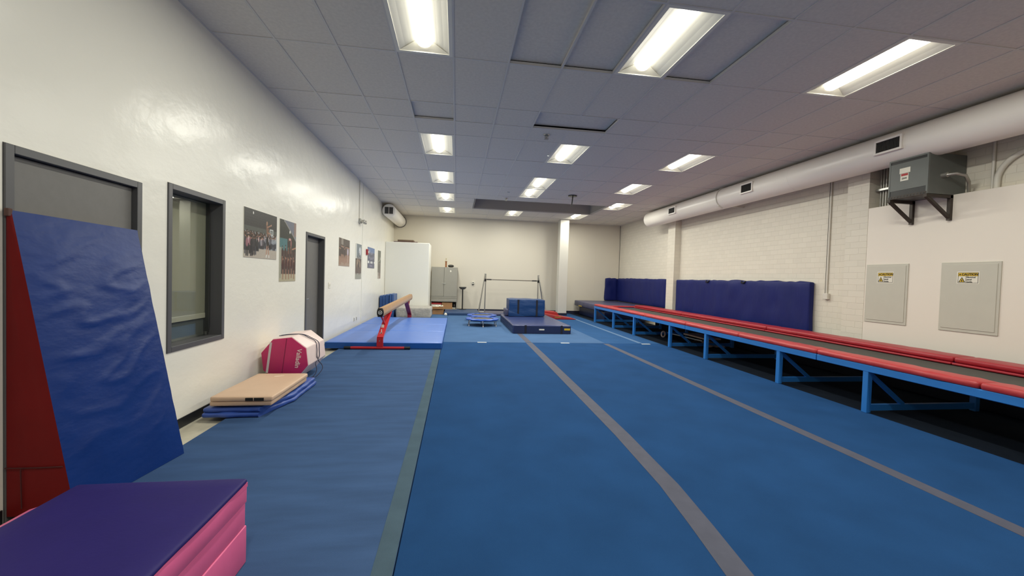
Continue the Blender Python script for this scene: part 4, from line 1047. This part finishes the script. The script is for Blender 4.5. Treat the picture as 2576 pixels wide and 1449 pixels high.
def crowd(p, x0, x1, y0, y1, n, pal, hmin, hmax):
    items = sorted([(random.uniform(y0, y1), random.uniform(x0, x1)) for _ in range(n)])
    for y, x in items:
        p.person(x, y, random.uniform(hmin, hmax), random.choice(pal), random.choice([(34, 32, 38), (48, 44, 50), (60, 62, 74)]), random.choice([SK, (196, 150, 128), (130, 92, 72)]))
# poster 1: gym crowd with a lifted flyer and a hoop behind
p = Pic(88, 60, (54, 52, 52)); p.rect(0, 0, 1, .45, (56, 54, 54), 4)
for i in range(6): p.line(0, .08+.06*i, 1, .16+.05*i, .004, (70, 68, 66))
p.rect(0, .36, 1, .46, (84, 86, 82), 4); p.rect(0, .46, 1, .8, (150, 156, 162), 14)
crowd(p, 0, 1, .44, .52, 80, [(150, 156, 164), (104, 108, 118), (190, 180, 180), (76, 72, 80)], .2, .3)
crowd(p, 0, .55, .46, .56, 40, [(206, 176, 176), (186, 126, 136), (80, 76, 84), (140, 138, 144), (50, 48, 52)], .26, .38)
p.rect(0, .86, 1, 1, (182, 172, 160), 5); p.rect(.42, .80, 1, .87, (182, 172, 160), 5)
crowd(p, 0, .35, .52, .56, 9, [(40, 38, 42), (58, 54, 60), (150, 100, 110)], .36, .42)
p.rect(.76, .33, .88, .46, (206, 210, 206)); p.rect(.78, .355, .86, .44, (100, 104, 102)); p.rect(.80, .385, .84, .43, (200, 204, 200)); p.rect(.81, .395, .83, .42, (100, 104, 102))
p.line(.665, .70, .65, .93, .012, SK); p.line(.70, .70, .73, .93, .012, SK); p.line(.66, .92, .65, .96, .012, (230, 230, 226)); p.line(.735, .92, .74, .96, .012, (230, 230, 226))
p.ell(.68, .60, .035, .13, (30, 26, 28)); p.line(.68, .48, .66, .25, .024, (126, 92, 74)); p.line(.68, .48, .71, .34, .018, (126, 92, 74)); p.ell(.665, .215, .022, .045, (170, 130, 100))
p.line(.68, .30, .80, .24, .01, SK); p.line(.7, .42, .78, .44, .01, SK); p.ell(.81, .235, .012, .02, (190, 150, 130)); p.ell(.25, .07, .014, .03, (240, 240, 232))
poster('a', p, 5.212, 6.093, 1.662, 2.265, 'wide poster of a gym crowd with a lifted gymnast, nearest the window')
# poster 2: pyramid of performers
p = Pic(50, 78, (52, 54, 50)); p.rect(0, 0, 1, .4, (50, 52, 48), 4)
for i in range(40):
    x = .25+.75*i/40; p.line(x, 0, x, max(0, .02+.30*((x-.25)/.75)**1.3), .018, (112, 116, 128))
p.line(.25, .01, 1, .30, .016, (150, 146, 140)); p.rect(.86, .0, 1, .24, (140, 118, 110), 5)
p.ell(.60, .18, .03, .028, (250, 250, 240)); p.rect(0, .30, .45, .5, (74, 118, 122), 6); p.rect(.0, .5, 1, .92, (76, 62, 60), 16); p.rect(0, .88, 1, 1, (176, 168, 142), 8); p.rect(0, .45, .1, .95, (158, 156, 140), 6)
for x, y, h in ((.16, .42, .3), (.34, .40, .34), (.5, .42, .32), (.66, .40, .34), (.84, .42, .3)): p.person(x, y, h, (66, 40, 38), (150, 104, 84), SK, .3)
for x, y, h in ((.2, .60, .36), (.38, .58, .38), (.55, .60, .36), (.72, .58, .36), (.88, .62, .34)): p.person(x, y, h, (70, 30, 34), (150, 108, 88), SK, .3)
p.person(.52, .30, .24, (66, 40, 42), (150, 108, 88), SK, .3); p.person(.68, .27, .26, (150, 96, 96), (150, 108, 88), SK, .3); p.ell(.6, .30, .07, .022, (206, 158, 150)); p.line(.76, .46, .98, .43, .02, SK)
poster('b', p, 6.195, 6.78, 1.352, 2.26, 'tall poster of a stacked team pyramid, just left of the narrow door')
# poster 3: group, brown
p = Pic(60, 44, (92, 80, 74)); p.rect(0, 0, 1, 1, (92, 80, 74), 14); p.rect(.0, .72, 1, 1, (164, 140, 124), 10); p.rect(.2, 0, .38, .35, (140, 132, 122), 8); p.rect(.4, 0, .9, .22, (84, 74, 68), 5)
for i in range(11): p.person(.05+.09*i, .22+.1*random.random(), .62, random.choice([(70, 56, 54), (110, 92, 84), (60, 48, 48)]), (150, 116, 98), SK, .2)
p.person(.82, .24, .6, (196, 186, 200), (176, 150, 140), SK, .2)
poster('c', p, 9.13, 10.0, 1.657, 2.27, 'brown group photo poster, first to the right of the narrow door')
# poster 4
p = Pic(44, 64, (120, 128, 132)); p.rect(0, 0, 1, .35, (116, 126, 132), 6); p.rect(0, 0, .18, .5, (206, 206, 198), 4); p.ell(.72, .2, .16, .12, (206, 210, 214)); p.rect(0, .42, 1, .84, (78, 66, 64), 12); p.rect(0, .84, 1, 1, (150, 150, 140), 8)
for i in range(9): p.person(.1+.1*i, .34+.12*random.random(), .42, random.choice([(60, 46, 48), (150, 130, 110)]), (108, 84, 78), (190, 160, 130), .24)
p.person(.62, .2, .3, (56, 44, 48), SK, SK, .3)
poster('d', p, 10.58, 11.2, 1.355, 2.262, 'tall narrow poster of a posed team under a grey sky')
# poster 5: blue with pale figures and lettering blocks
p = Pic(60, 44, (96, 106, 140)); p.rect(0, 0, 1, .25, (98, 122, 164), 6); p.rect(0, .25, 1, 1, (92, 94, 114), 7)
for x, y, h in ((.30, .14, .3), (.5, .16, .34), (.7, .15, .3), (.22, .38, .3), (.45, .42, .32), (.62, .42, .3), (.8, .38, .3)): p.person(x, y, h, (150, 150, 170), (60, 62, 76), (190, 190, 196), .22)
p.line(.3, .2, .26, .12, .02, (200, 204, 212)); p.rect(.04, .66, .22, .78, (232, 232, 226)); p.rect(.36, .68, .42, .78, (226, 226, 222)); p.rect(.47, .67, .58, .78, (222, 222, 220)); p.rect(.6, .67, .72, .78, (216, 216, 214)); p.rect(.92, .68, 1, .76, (232, 232, 226))
for i in range(5): p.line(.3+.08*i, .86, .34+.08*i, .92, .012, (170, 160, 190))
poster('e', p, 11.95, 12.92, 1.665, 2.272, 'blue poster with pale figures beside the red fire alarm')
# poster 6
p = Pic(36, 64, (104, 104, 94)); p.rect(0, 0, 1, .5, (102, 104, 92), 10); p.rect(0, .45, 1, .8, (120, 112, 102), 10); p.rect(0, .8, 1, 1, (150, 132, 122), 10); p.rect(0, .78, .35, 1, (190, 180, 172), 6)
for i in range(4): p.person(.2+.2*i, .4, .5, (96, 90, 82), (110, 96, 86), (150, 130, 110), .2)
p.line(.1, .42, .9, .3, .03, (170, 160, 140)); p.ell(.8, .28, .1, .05, (190, 184, 176))
poster('f', p, 13.47, 13.96, 1.348, 2.266, 'narrow greenish poster, farthest one next to the partition')

# ------------------------------------------------------------------ world and view
w = bpy.data.worlds.new('world'); SC.world = w; w.use_nodes = True
w.node_tree.nodes['Background'].inputs[0].default_value = (.02, .02, .022, 1); w.node_tree.nodes['Background'].inputs[1].default_value = 1
vs_ = SC.view_settings; vs_.view_transform = 'Standard'; vs_.look = 'None'; vs_.gamma = 1; vs_.use_curve_mapping = False; vs_.exposure = 0.0
SC.cycles.max_bounces = 10; SC.cycles.diffuse_bounces = 6
